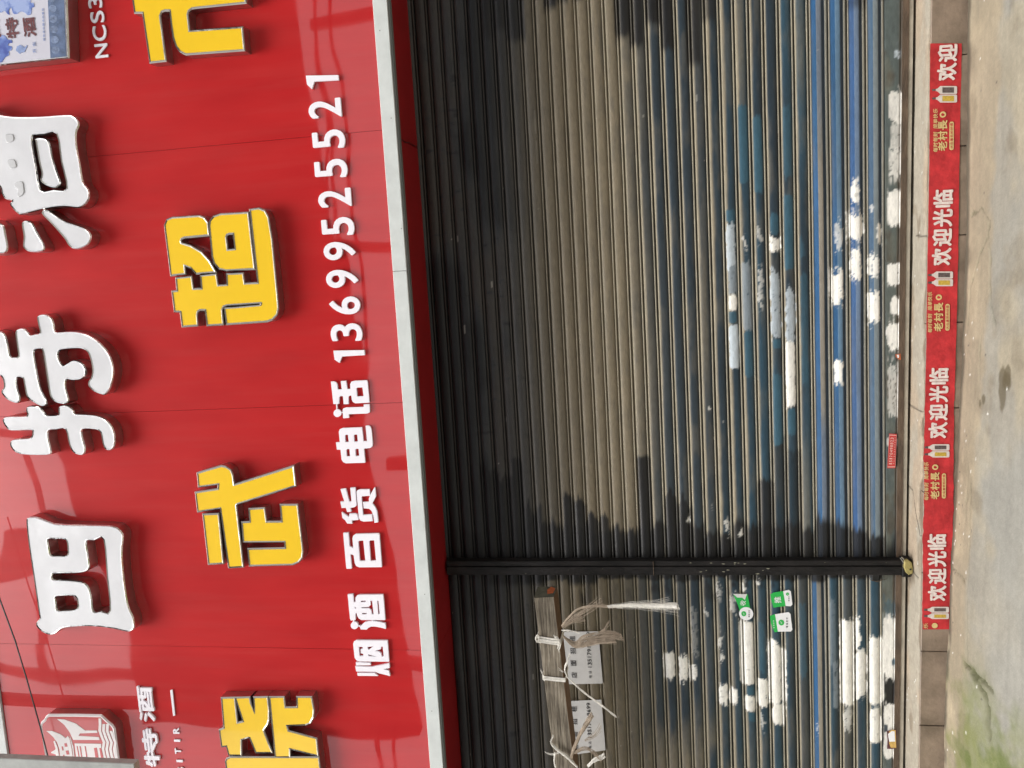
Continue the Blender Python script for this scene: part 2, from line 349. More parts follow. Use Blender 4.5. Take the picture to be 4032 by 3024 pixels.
    for k, pts in enumerate(cr):
        P = [at_ground(a, b) for a, b in pts]
        d = seg_dist(X + 0.030 * (fbm(X * 34, Y * 34, 60, 4) - 0.5), Y + 0.030 * (fbm(X * 30, Y * 30, 61, 3) - 0.5), P)
        wv = wd[k] * (0.2 + 1.6 * fbm(X * 26, Y * 26, 62 + k, 3))
        m = (1 - sst(wv * 0.5, wv + 0.006, d)) * al[k] * (0.45 + 0.55 * sst(0.35, 0.6, fbm(X * 40, Y * 40, 66 + k, 3)))
        c = over(c, np.array([0.075, 0.075, 0.04]), m); Z = Z - 0.014 * m
        c = over(c, np.array([0.13, 0.13, 0.06]), 0.35 * (1 - sst(wv, wv + 0.03, d)) * al[k] * (k < 2))
    # specks of paint and grit
    for k in range(55):
        sx, sy = random.uniform(-2.3, 1.2), -0.19 - abs(random.gauss(0, 0.2)); r = random.uniform(0.0012, 0.004)
        if random.random() < 0.45: sx = random.gauss(-1.1, 0.25); sy = -0.2 - abs(random.gauss(0, 0.06))
        i0 = int((sx + 3.4) / 0.007); j0 = int((-0.176 - sy) / 0.007)
        if 2 < i0 < X.shape[1] - 3 and 2 < j0 < X.shape[0] - 3:
            m = 1 - sst(r * 0.6, r + 0.004, np.hypot(X[j0-2:j0+3, i0-2:i0+3] - sx, Y[j0-2:j0+3, i0-2:i0+3] - sy))
            c[j0-2:j0+3, i0-2:i0+3] = over(c[j0-2:j0+3, i0-2:i0+3], np.array([0.75, 0.73, 0.68]) if random.random() < 0.62 else np.array([0.08, 0.07, 0.06]), m)
    o = grid_mesh('pavement', np.stack([X, Y, Z], -1), M['concrete']); set_paint(o.data, c); tag(o, kind='structure')
build_ground()
o = MB().add([(-300, -300, -0.03), (300, -300, -0.03), (300, 12, -0.03), (-300, 12, -0.03)], [(0, 1, 2, 3)]).build('street', mat('street_concrete', (0.27, 0.255, 0.225), 0.9, var=0.15, scale=0.7)); tag(o, kind='structure')
for (x0, x1, y0, y1) in ((-12, -3.4, -1.6, 0.4), (2.4, 12, -1.6, 0.4), (-3.4, 2.4, -1.6, -1.245)):
    o = MB().box((x0, y0, -0.1), (x1, y1, 0.0)).build('pavement', mat('pavement_slab', (0.29, 0.27, 0.23), 0.9, var=0.15, scale=5, bump=0.3, bscale=60)); tag(o, kind='structure')

# ------------------------------------------------------------------ step: cement ledge and tiled riser
step = empty('entrance_step', (0, -0.1, 0)); tag(step, kind='structure')
def build_ledge():
    xs = np.arange(-3.3, 2.3, 0.006)
    # broken front edge of the cement screed
    brk = np.zeros(xs.shape)
    for (y0, y1, dep, seed) in ((1130, 1320, 0.028, 1), (1330, 1420, 0.024, 2), (1640, 1720, 0.03, 3), (1880, 2105, 0.05, 4), (2420, 2560, 0.018, 5), (640, 760, 0.01, 6), (150, 215, 0.012, 7), (470, 600, 0.01, 8)):
        a, b = at(3640, y0, -0.17)[0], at(3640, y1, -0.17)[0]; mid = (a + b) / 2; hw = abs(a - b) / 2
        brk = np.maximum(brk, dep * np.clip(1 - ((xs - mid) / hw) ** 2, 0, 1) * (0.5 + fbm(xs * 12, xs * 0, 70 + seed, 3)))
    front = -0.166 + brk + 0.004 * (fbm(xs * 25, xs * 0 + 2, 77, 3) - 0.5)
    t = np.linspace(0, 1, 30)
    X = np.repeat(xs[None, :], len(t) + 2, 0); Y = np.zeros_like(X); Z = np.zeros_like(X)
    zt = step_top(xs)
    for i, tt in enumerate(t):
        Y[i] = 0.06 + (front - 0.06) * tt; Z[i] = zt - 0.003 * sst(0.9, 1, np.array(tt)) + (fbm(xs * 6, xs * 0 + tt * 3, 80, 4) - 0.5) * 0.004
    Y[-2] = front - 0.002; Z[-2] = zt - 0.012; Y[-1] = front + 0.004; Z[-1] = zt - 0.03
    c = np.zeros(X.shape + (3,)) + np.array([0.37, 0.295, 0.215])
    c = over(c, np.array([0.34, 0.31, 0.25]), 0.8 * sst(0.45, 0.62, fbm(X * 2.4, Y * 6, 82, 4)))
    c = over(c, np.array([0.15, 0.105, 0.06]), 0.5 * sst(0.6, 0.75, fbm(X * 7, Y * 12, 83, 4)))
    c = over(c, np.array([0.07, 0.05, 0.03]), 0.8 * (1 - sst(0.03, 0.11, np.hypot(X + 1.42, (Y + 0.02) * 0.9) + 0.05 * (fbm(X * 30, Y * 30, 84, 3) - 0.5))))
    c *= (0.85 + 0.3 * fbm(X * 40, Y * 40, 85, 3))[..., None]
    # thin cracks across the ledge
    for pts in ([(3575, 1905), (3600, 1930), (3610, 2010), (3628, 2110)], [(3575, 1590), (3630, 1622)], [(3600, 2242), (3624, 2275)], [(3598, 929), (3640, 932)]):
        P = [at_ground(a, b, 0.18) for a, b in pts]
        d = seg_dist(X, Y + 0.012 * (fbm(X * 30, Y * 30, 86, 3) - 0.5), P); c = over(c, np.array([0.05, 0.04, 0.03]), 0.8 * (1 - sst(0.0015, 0.006, d)))
    for k in range(26):
        sx, sy = random.uniform(-2.3, 1.2), random.uniform(-0.16, -0.01)
        d = np.hypot(X - sx, Y - sy); c = over(c, np.array([0.75, 0.73, 0.7]), 0.9 * (1 - sst(0.002, 0.006, d)))
    o = grid_mesh('cement_ledge', np.stack([X, Y, Z], -1), M['ledge'], step); set_paint(o.data, c)
build_ledge()
tj = [1.90, 1.53, 1.17, 0.815, 0.45, 0.085, -0.282, -0.651, -1.022, -1.39, -1.757, -2.112, -2.48, -2.85]
for i, (b, a) in enumerate(zip(tj[:-1], tj[1:])):
    mb = MB(); x0, x1 = a + 0.0018, b - 0.0018; dy = random.uniform(-0.0012, 0.0012)
    zt0, zt1 = float(step_top(x0)) - 0.009, float(step_top(x1)) - 0.009; c = 0.0025; yf = -0.178 + dy
    mb.add([(x0+c, yf, -0.03), (x1-c, yf, -0.03), (x1-c, yf, zt1-c), (x0+c, yf, zt0-c), (x0, yf+c, -0.03), (x1, yf+c, -0.03), (x1, yf+c, zt1), (x0, yf+c, zt0), (x0, -0.14, -0.03), (x1, -0.14, -0.03), (x1, -0.14, zt1), (x0, -0.14, zt0)],
           [(0,1,2,3),(5,6,2,1),(6,7,3,2),(7,4,0,3),(9,10,6,5),(10,11,7,6),(11,8,4,7),(8,11,10,9)])
    mb.build('tile', M['tile'], step)
MB().box((-3.2, -0.15, -0.05), (2.2, -0.02, 0.10)).build('step_core', mat('grout', (0.12, 0.10, 0.08), 0.9), step)

# ------------------------------------------------------------------ roller shutters
BEIGE = np.array([0.252, 0.205, 0.132]); NAVY = np.array([0.022, 0.037, 0.051]); STAIN_GAP_BLACK = np.array([0.006, 0.006, 0.0065])
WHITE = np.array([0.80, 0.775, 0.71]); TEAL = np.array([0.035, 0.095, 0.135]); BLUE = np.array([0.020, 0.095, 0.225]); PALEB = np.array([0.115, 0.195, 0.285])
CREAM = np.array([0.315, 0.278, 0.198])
def PX(x0, x1, y0, y1):
    """facade rectangle given by its surveyed edges -> X range, Z range on the shutter"""
    ym = (y0 + y1) / 2; xm = (x0 + x1) / 2
    za, zb = at(x0, ym, 0)[1], at(x1, ym, 0)[1]; xa, xb = at(xm, y0, 0)[0], at(xm, y1, 0)[0]
    return (min(xa, xb), max(xa, xb), min(za, zb), max(za, zb))
def c4(ox, oy, s, L): return [(ox + a * s, ox + b * s, oy + c * s, oy + d * s) + tuple(r) for (a, b, c, d, *r) in L]
S1 = 1000 / 1659; S7 = 700 / 1659
# worn paint-overs of old advertisements: (x0, x1, y0, y1, colour, opacity, raggedness)
W, T, P_ = 'w', 't', 'p'
PATCH = []
PATCH += c4(2500, 2024, S1, [(185,262,900,1080,W,1,.5), (285,350,930,1100,W,1,.9), (345,400,950,1085,W,.9,1), (545,607,1105,1240,W,1,.6), (612,672,1120,1228,W,1,.7), (682,776,690,1112,W,1,.3),
    (710,786,1180,1285,W,1,.7), (795,872,1075,1252,W,1,.5), (866,950,820,1235,W,1,.6), (945,990,850,1230,W,.95,.7), (893,985,1225,1372,W,1,.6), (1335,1428,680,1242,W,1,.4), (1432,1470,670,870,W,.9,1), (1436,1512,880,1190,W,.85,.9),
    (1528,1625,800,1235,W,1,.6), (1535,1602,1262,1492,W,1,.4), (1622,1720,660,1060,W,.95,.8), (1360,1420,1240,1410,W,.5,1.4), (540,580,760,885,W,.6,1.6), (545,580,905,950,W,.8,1), (515,560,440,540,W,.4,1.6), (700,725,430,500,W,.7,1.2), (780,815,430,455,W,.8,1), (440,480,610,650,W,.5,1.4),
    (360,415,600,930,W,.18,1.8), (610,660,540,660,W,.4,1.6), (585,625,30,130,W,.75,1.4), (675,705,100,130,W,.9,1), (340,360,25,50,W,.8,1), (820,850,1290,1400,W,.5,1.6), (1290,1330,950,1280,P_,.6,1), (1260,1310,560,980,P_,.35,1), (740,790,1290,1355,T,1,.4), (730,785,1120,1180,T,1,.4), (790,850,700,1030,T,.7,.6), (1060,1120,560,1060,T,.55,.8), (1180,1200,1370,1420,W,.6,1.4), (650,690,500,560,W,.5,1)])
PATCH += c4(3332, 2324, S7, [(-5,62,280,1070,W,1,.4), (75,190,560,1000,W,.8,1), (205,338,440,1042,W,1,.5), (215,330,1140,1422,W,1,.4), (340,482,275,560,W,1,.5), (345,480,560,830,W,.85,1), (345,520,1050,1585,W,.97,.6), (480,535,330,560,W,.75,1.2), (480,530,1060,1540,W,.5,1.4), (70,120,230,430,W,.9,1), (0,60,1070,1290,W,.25,1.5), (210,330,1030,1100,W,.35,1.6), (335,470,60,280,T,.5,1.2), (420,470,640,700,T,.9,1), (350,385,1240,1320,'n',.95,.7)])
PATCH += c4(2500, 1100, S1, [(605,668,-190,100,P_,.75,.7), (615,666,100,206,W,1,.4), (605,666,206,290,T,.9,.4), (615,682,290,590,'l',1,.35), (692,772,-120,330,P_,.75,.8), (714,778,330,642,T,.9,.25), (880,952,-60,390,'l',.7,.8), (900,958,390,452,T,1,.2), (985,1048,60,410,'l',.75,.8), (985,1048,400,840,W,.95,.35), (900,972,615,1085,T,1,.3), (996,1052,840,1020,T,1,.25), (1082,1134,-40,690,T,.6,.6),
    (1262,1362,-70,158,W,1,.9), (1296,1358,528,682,W,1,.6), (1515,1595,90,285,W,1,.8), (800,842,-90,170,W,.55,1.8), (475,495,835,848,W,.9,.6), (340,360,1560,1582,W,.9,.8), (500,520,1495,1512,W,.6,.8)])
PATCH += c4(2600, 0, S1, [(505,578,685,1205,T,1,.3), (602,668,755,1265,T,1,.3), (798,868,675,1172,T,.75,.5), (804,872,1262,1760,T,1,.3), (420,492,1370,1455,T,1,.4), (430,492,1450,1760,'l',.8,.6), (716,772,1390,1535,T,1,.4), (710,790,1540,1645,W,1,.8), (625,665,1490,1570,W,.5,1.6), (1238,1302,1190,1330,W,1,.8), (1212,1325,1390,1575,W,1,1), (1128,1192,1450,1620,W,.55,1.5), (1490,1592,580,800,W,.8,.8), (1500,1592,780,980,W,.6,1.2), (1492,1588,960,1170,W,.75,1.2), (1482,1588,1245,1470,W,1,.6), (1412,1442,1450,1600,W,1,.6), (1525,1570,320,385,'l',.8,1.2), (905,945,1560,1700,T,.6,1), (540,565,1560,1620,W,.7,1.4)])
PATCH += c4(3332, 600, S7, [(30,148,600,840,W,1,.9), (30,140,900,1180,W,1,.9), (188,312,960,1165,W,.9,1), (185,312,1300,1585,W,1,.7), (382,545,350,680,W,1,.6), (378,525,1040,1240,W,1,.5), (408,522,1360,1515,W,1,.7), (280,325,640,860,W,1,.6), (555,575,450,560,W,.9,.8), (215,260,440,560,W,.6,1.6)])
PATCH += c4(3332, 1200, S7, [(380,525,150,420,W,1,.8), (370,560,200,300,W,1,1), (380,505,520,1060,W,.55,1.5), (378,400,1240,1320,W,1,.4), (470,495,1240,1320,W,1,.4), (475,497,640,1060,W,.8,1)])
PCOL = {'w': WHITE, 't': TEAL, 'p': np.array([0.27, 0.31, 0.34]), 'l': np.array([0.5, 0.56, 0.60]), 'n': NAVY}
PATCHW = [PX(*p[:4]) + p[4:] for p in PATCH]
# black run-off stains: (x0, x1, y0, y1, opacity)
STAIN = [(2225,2262,1905,2300,1,.5), (2262,2312,1930,2300,1,.5), (2312,2345,1985,2300,.95,.5), (2345,2400,1990,2260,.9,.5), (2400,2440,2035,2260,.9,.6), (2452,2500,2050,2260,.95,.6), (2516,2568,1788,2260,1,.25), (2508,2600,2030,2260,.9,.6), (2620,2672,1910,2260,.95,.5), (2672,2730,1930,2260,.85,.6), (2735,2790,2060,2260,.9,.6), (2790,2850,2080,2260,.9,.6), (2850,2960,2090,2260,.9,.6), (2985,3050,1870,2260,.85,.4), (3050,3100,1700,2260,.6,.3), (3105,3160,1760,2260,.55,.4), (3000,3160,2100,2270,.9,.6), (3190,3480,2170,2270,.9,.5),
         (1900,1935,1800,2300,1,.6), (1935,1975,1830,2300,1,.6), (1975,2030,1860,2300,1,.6), (2030,2070,1790,2300,1,.6), (2070,2140,1950,2300,.9,.7), (2140,2225,2020,2260,.75,.7),
         (1900,1940,-40,180,1,.5), (1940,1990,-40,145,1,.5), (1990,2065,-40,185,1,.5), (2140,2190,-40,62,1,.5), (2190,2235,-40,30,.9,.5), (2250,2300,-40,25,.8,.5), (2420,2478,-40,165,1,.4), (2478,2530,-40,205,.9,.4), (2540,2600,-40,120,.95,.5), (2600,2650,-40,215,.95,.4), (2700,2755,-40,280,.85,.4), (2760,2815,-40,110,.7,.5), (3330,3410,-40,60,.5,.5),
         (2770,2830,2270,2360,.6,.6), (2280,2330,2270,2380,.6,.6), (2560,2660,2270,2330,.6,.6), (2850,3050,2270,2310,.8,.6)]
STAINW = [PX(*p[:4]) + p[4:] for p in STAIN]
POST_X0, POST_X1 = -1.445, -1.375

def brush(X, Z, r, rag, seed):
    """mask of a hand-brushed patch: bristle ends along X, softer sides"""
    x0, x1, z0, z1 = r
    wd, ht = x1 - x0, z1 - z0
    L = min(0.05, 0.45 * wd) * rag; H = 0.010 * rag; v = np.clip(np.abs((Z - (z0 + z1) / 2) / (ht / 2 + 1e-6)), 0, 1)
    rc = min(0.28 * wd, 0.035) * (0.35 + 0.65 * min(rag, 1.0))
    e0 = L * (fbm(Z * 230, X * 6, seed, 3) - 0.38) + L * 0.8 * (fbm(Z * 40, X * 0, seed + 2, 2) - 0.45) + rc * v ** 6
    e1 = L * (fbm(Z * 230, X * 6, seed + 5, 3) - 0.38) + L * 0.8 * (fbm(Z * 40, X * 0, seed + 7, 2) - 0.45) + rc * v ** 6
    s0 = H * (fbm(X * 30, Z * 9, seed + 9, 3) - 0.3); s1 = H * (fbm(X * 30, Z * 9, seed + 13, 3) - 0.3)
    m = sst(x0 + e0 - 0.003, x0 + e0 + 0.004, X) * (1 - sst(x1 - e1 - 0.004, x1 - e1 + 0.003, X)) * sst(z0 + s0 - 0.003, z0 + s0 + 0.002, Z) * (1 - sst(z1 - s1 - 0.002, z1 - s1 + 0.003, Z))
    bl = 0.045 * min(rag, 1.2); inz = sst(z0 - 0.002, z0 + 0.004, Z) * (1 - sst(z1 - 0.004, z1 + 0.002, Z))
    bris = sst(0.60, 0.68, fbm(Z * 330, X * 9, seed + 31, 2)) * sst(0.25, 0.5, fbm(X * 60, Z * 60, seed + 33, 2))
    m = np.maximum(m, 0.85 * bris * inz * sst(x0 - bl * 0.6, x0, X) * (1 - sst(x1, x1 + bl * 0.6, X)))
    if rag > 0.45: m = m * sst(0.13 * rag, 0.13 * rag + 0.2, fbm(X * 50, Z * 190, seed + 21, 3))
    return m

# slat cross-section: t along the pitch (0 top .. 1 bottom), depth in front of the shutter plane
PROF = [(0.0, 0.004), (0.02, 0.004), (0.072, 0.003), (0.085, -0.001), (0.105, -0.004), (0.15, -0.0056), (0.22, -0.0076), (0.31, -0.0090), (0.42, -0.0092), (0.54, -0.0084), (0.66, -0.0066), (0.75, -0.0042), (0.81, -0.001), (0.832, 0.0035), (0.848, 0.0035), (0.862, -0.0022), (0.885, -0.0045), (0.945, -0.0048), (0.982, -0.0025), (1.0, 0.006)]
PROFW = [(0.0, 0.006), (0.045, 0.005), (0.055, -0.002), (0.075, -0.0045), (0.12, -0.005), (0.13, -0.0042), (0.20, -0.0062), (0.30, -0.0088), (0.38, -0.0108), (0.392, -0.0111), (0.47, -0.0117), (0.56, -0.0117), (0.645, -0.0112), (0.658, -0.0105), (0.74, -0.0045), (0.815, 0.001), (0.828, 0.001), (0.845, -0.003), (0.875, -0.0055), (0.94, -0.0058), (0.982, -0.003), (1.0, 0.006)]
def slat(parent, xs, ztop, zbot, wide, side, k):
    pr = PROFW if wide else PROF
    t = np.array([p[0] for p in pr]); dep = np.array([p[1] for p in pr])
    h = ztop - zbot
    X, Tt = np.meshgrid(xs, t); Z = ztop - Tt * h
    dents = 0.0034 * (fbm(X * 3.1, Z * 0 + k * 3.7, 90, 3) - 0.5) * sst(0.1, 0.3, Tt) * (1 - sst(0.7, 0.85, Tt))
    sag = 0.0045 * (fbm(X * 1.2, Z * 0 + k * 0.45, 91, 3) - 0.5)
    Y = dep[:, None] + dents + 0.0025 * (noise(X * 0.6, Z * 0 + k * 0.4, 92) - 0.5)
    if wide:
        ridge = np.maximum(sst(0.05, 0.06, Tt) * (1 - sst(0.122, 0.132, Tt)), sst(0.832, 0.848, Tt) * (1 - sst(0.97, 0.985, Tt)))
        groove = np.maximum(1 - sst(0.044, 0.056, Tt), sst(0.985, 0.995, Tt))
    else:
        ridge = np.maximum(sst(0.08, 0.09, Tt) * (1 - sst(0.13, 0.17, Tt)), sst(0.852, 0.866, Tt) * (1 - sst(0.97, 0.985, Tt)))
        groove = np.maximum(np.maximum(1 - sst(0.073, 0.086, Tt), sst(0.985, 0.995, Tt)), sst(0.80, 0.83, Tt) * (1 - sst(0.848, 0.86, Tt)))
    big = fbm(X * 1.1, Z * 2.2, 101, 4); mid = fbm(X * 5, Z * 22, 102, 4); fine = fbm(X * 26, Z * 160, 103, 3); streak = fbm(X * 3, Z * 420, 104, 3)
    # reflection painted into the slat curve, with dust: whole face in the middle of the curtain, only the upward-facing shoulder further down
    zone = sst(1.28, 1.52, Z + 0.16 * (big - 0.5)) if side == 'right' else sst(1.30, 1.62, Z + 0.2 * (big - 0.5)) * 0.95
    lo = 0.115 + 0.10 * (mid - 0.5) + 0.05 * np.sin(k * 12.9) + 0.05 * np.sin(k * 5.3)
    sheen_low = 1 - sst(lo, lo + 0.17 + 0.1 * (mid - 0.5), Tt)
    dust_sheen = np.maximum(sheen_low, zone * (0.95 - 0.35 * sst(0.62, 0.78, mid) * sst(1.75, 1.4, Z)))
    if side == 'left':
        dust_sheen = np.maximum(dust_sheen, 0.75 * sst(-2.05, -2.5, X) * sst(0.42, 0.6, fbm(X * 2, Z * 5, 107, 4)))
    dust_sheen = np.maximum(dust_sheen, 0.20 * sst(0.5, 0.72, mid) * (1 - sst(1.2, 1.5, Z)))
    dust_sheen = np.maximum(dust_sheen, (0.5 if side == 'right' else 0.25) * sst(0.45, 0.65, fbm(X * 0.8, Z * 0 + k * 2.3, 108, 3)) * (1 - sst(0.55, 0.8, Tt)) * ((k % 7) in (1, 4)))
    # upper slats are darker: the pale tone stops about 1.8 m up
    ztr = 1.815 + (0.0 if side == 'right' else 0.06)
    up = sst(ztr - 0.20, ztr + 0.24, Z + 0.10 * (big - 0.5) + 0.03 * (mid - 0.5))
    dust_sheen = dust_sheen * (1 - up)
    if side == 'left': dust_sheen = dust_sheen * (1 - 0.45 * sst(1.5, 1.1, Z) * sst(-2.3, -2.0, X))
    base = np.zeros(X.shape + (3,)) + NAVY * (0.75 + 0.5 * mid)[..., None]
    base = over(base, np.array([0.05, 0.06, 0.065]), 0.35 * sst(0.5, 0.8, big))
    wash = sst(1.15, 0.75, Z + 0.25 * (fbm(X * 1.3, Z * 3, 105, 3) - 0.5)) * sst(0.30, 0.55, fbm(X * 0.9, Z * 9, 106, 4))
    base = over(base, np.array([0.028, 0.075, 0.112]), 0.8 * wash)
    c = over(base, BEIGE * 1.0, np.clip(dust_sheen, 0, 1) * (0.80 + 0.2 * fine) * (1 - 0.25 * sst(0.55, 0.75, fbm(X * 9, Z * 60, 109, 3))))
    c = over(c, CREAM, ridge * (0.86 - 0.5 * up) * (0.75 + 0.4 * mid))  # cream line paints the light caught on the slat ridges
    # upper zone: brown-grey grime with scratches
    grime = up * sst(0.40, 0.62, fbm(X * 1.6 + 3, Z * 3, 111, 4)) * sst(0.30, 0.55, fbm(X * 45, Z * 20, 112, 3) + 0.2) * sst(1.8, 2.15, Z + 0.25 * (big - 0.3))
    upper_dark = up * (1 - 0.0 * ridge)
    c = over(c, np.array([0.0125, 0.0125, 0.0135]), 0.92 * upper_dark * (1 - grime)); c = over(c, np.array([0.05, 0.041, 0.034]), 0.8 * grime)
    c = over(c, np.array([0.034, 0.026, 0.02]), 0.6 * up * ridge)
    scr = up * (noise(X * 9, Z * 700, 113) > 0.965) * (noise(X * 1.5, Z * 60, 114) > 0.55)
    c = over(c, np.array([0.4, 0.38, 0.34]), 0.55 * scr.astype(float))
    # transition slats: olive-brown tone, deeper towards the top
    tr = sst(ztr - 0.55, ztr - 0.02, Z) * (1 - up)
    c = over(c, np.array([0.115, 0.092, 0.06]), 0.75 * tr * (1 - groove))
    if wide == 1:   # wide slats: blue-painted upper facet, reflections put into middle and lower facet colour
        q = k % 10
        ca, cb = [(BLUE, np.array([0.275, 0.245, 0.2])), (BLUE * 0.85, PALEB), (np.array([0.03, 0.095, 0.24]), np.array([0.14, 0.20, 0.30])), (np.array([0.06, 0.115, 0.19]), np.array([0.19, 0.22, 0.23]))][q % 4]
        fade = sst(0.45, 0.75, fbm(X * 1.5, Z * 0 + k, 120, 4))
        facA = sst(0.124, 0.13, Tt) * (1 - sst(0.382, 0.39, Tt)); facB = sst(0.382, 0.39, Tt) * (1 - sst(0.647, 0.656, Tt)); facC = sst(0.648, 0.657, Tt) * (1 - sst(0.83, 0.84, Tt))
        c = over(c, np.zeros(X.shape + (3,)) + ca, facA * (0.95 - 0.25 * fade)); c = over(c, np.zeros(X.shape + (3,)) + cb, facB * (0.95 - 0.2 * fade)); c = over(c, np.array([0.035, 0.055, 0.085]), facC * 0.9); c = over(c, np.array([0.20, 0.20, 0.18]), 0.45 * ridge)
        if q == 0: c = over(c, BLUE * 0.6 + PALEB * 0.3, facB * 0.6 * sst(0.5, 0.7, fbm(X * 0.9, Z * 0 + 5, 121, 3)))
    c = over(c, STAIN_GAP_BLACK, ((0.85 - 0.65 * zone * (1 - up)) if not wide else 0.6) * groove)  # near-black painted into the gaps between slats
    # long thin scuffs
    scf = (noise(X * 14, Z * 900, 131) > 0.985) * (noise(X * 2.3, Z * 40, 132) > 0.6)
    c = over(c, np.array([0.45, 0.43, 0.38]), 0.4 * scf.astype(float) * (1 - up))
    gl = (0.35 * (1 - np.clip(dust_sheen, 0, 1)) + 0.2) * (1 - 0.3 * mid)
    # stains, then the paint-overs
    dp = (X - POST_X1) if side == 'right' else (POST_X0 - X)
    reach = (0.10 + 0.16 * fbm(Z * 0 + k * 1.7, X * 0, 143, 2) + 0.10 * (fbm(Z * 70, X * 5, 144, 3) - 0.5)) * (1.0 if side == 'right' else 0.28)
    ms = (1 - sst(reach * 0.72, reach, dp)) * (0.95 - 0.2 * ridge)
    c = over(c, STAIN_GAP_BLACK * 1.1, ms)
    for i, (x0, x1, z0, z1, op, soft) in enumerate(STAINW):
        if z0 > ztop + 0.02 or z1 < zbot - 0.02 or x0 > xs[-1] or x1 < xs[0]: continue
        if side == 'right' and x1 < POST_X1 - 0.02 and i > 60: continue
        f = 0.012
        ext = x1 - 0.16 * soft * (fbm(Z * 120 + i, X * 3, 141, 4) - 0.25) - 0.12 * np.abs(Tt - 0.45) * (x1 < -1.0)
        m = (1 - sst(ext - f, ext + 0.012, X)) * sst(x0 - 0.02 + 0.09 * soft * fbm(Z * 120 + i, X * 3, 142, 3) * (x0 > 0.8), x0 + 0.02 + (0.02 * soft + 0.09 * soft * fbm(Z * 120 + i, X * 3, 142, 3)) * (x0 > 0.8), X) * sst(z0 - 0.006, z0 + 0.004, Z) * (1 - sst(z1 - 0.004, z1 + 0.006, Z))
        c = over(c, STAIN_GAP_BLACK * (1.0 + 0.8 * fine)[..., None], m * np.minimum(1, op * 1.08) * (0.97 - 0.18 * ridge))
        gl = np.maximum(gl, 0.5 * m)
    for i, (x0, x1, z0, z1, kc, op, rag) in enumerate(PATCHW):
        if z0 > ztop + 0.02 or z1 < zbot - 0.02 or x0 > xs[-1] or x1 < xs[0]: continue
        wa = 0.024 * min(1.2, rag) * (kc in 'wl')
        m = brush(X + wa * (fbm(X * 38, Z * 60, 500 + i, 4) - 0.5) * 2, Z + 0.5 * wa * (fbm(X * 45, Z * 50, 501 + i, 4) - 0.5) * 2, (x0, x1, z0, z1), rag, 200 + i * 7) * op
        if kc in 'tp': m = m * (1 - 0.85 * ridge) * (1 - groove)
        m = m * (1 - 0.75 * groove)
        pc = PCOL[kc] * (0.93 + 0.1 * streak + 0.06 * fine)[..., None]
        pc = np.where((noise(X * 70, Z * 70, 300 + i) > 0.93)[..., None] & (kc == 'w'), pc * 0.72, pc)
        c = over(c, pc, m); gl = np.where(m > 0.5, 0.15, gl)
    c *= (0.9 + 0.2 * streak)[..., None]
    P = np.stack([X, Y, Z + sag], -1)
    # closed back so that the slat is a solid strip
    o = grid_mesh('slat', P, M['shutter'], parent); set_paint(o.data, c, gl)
    return o
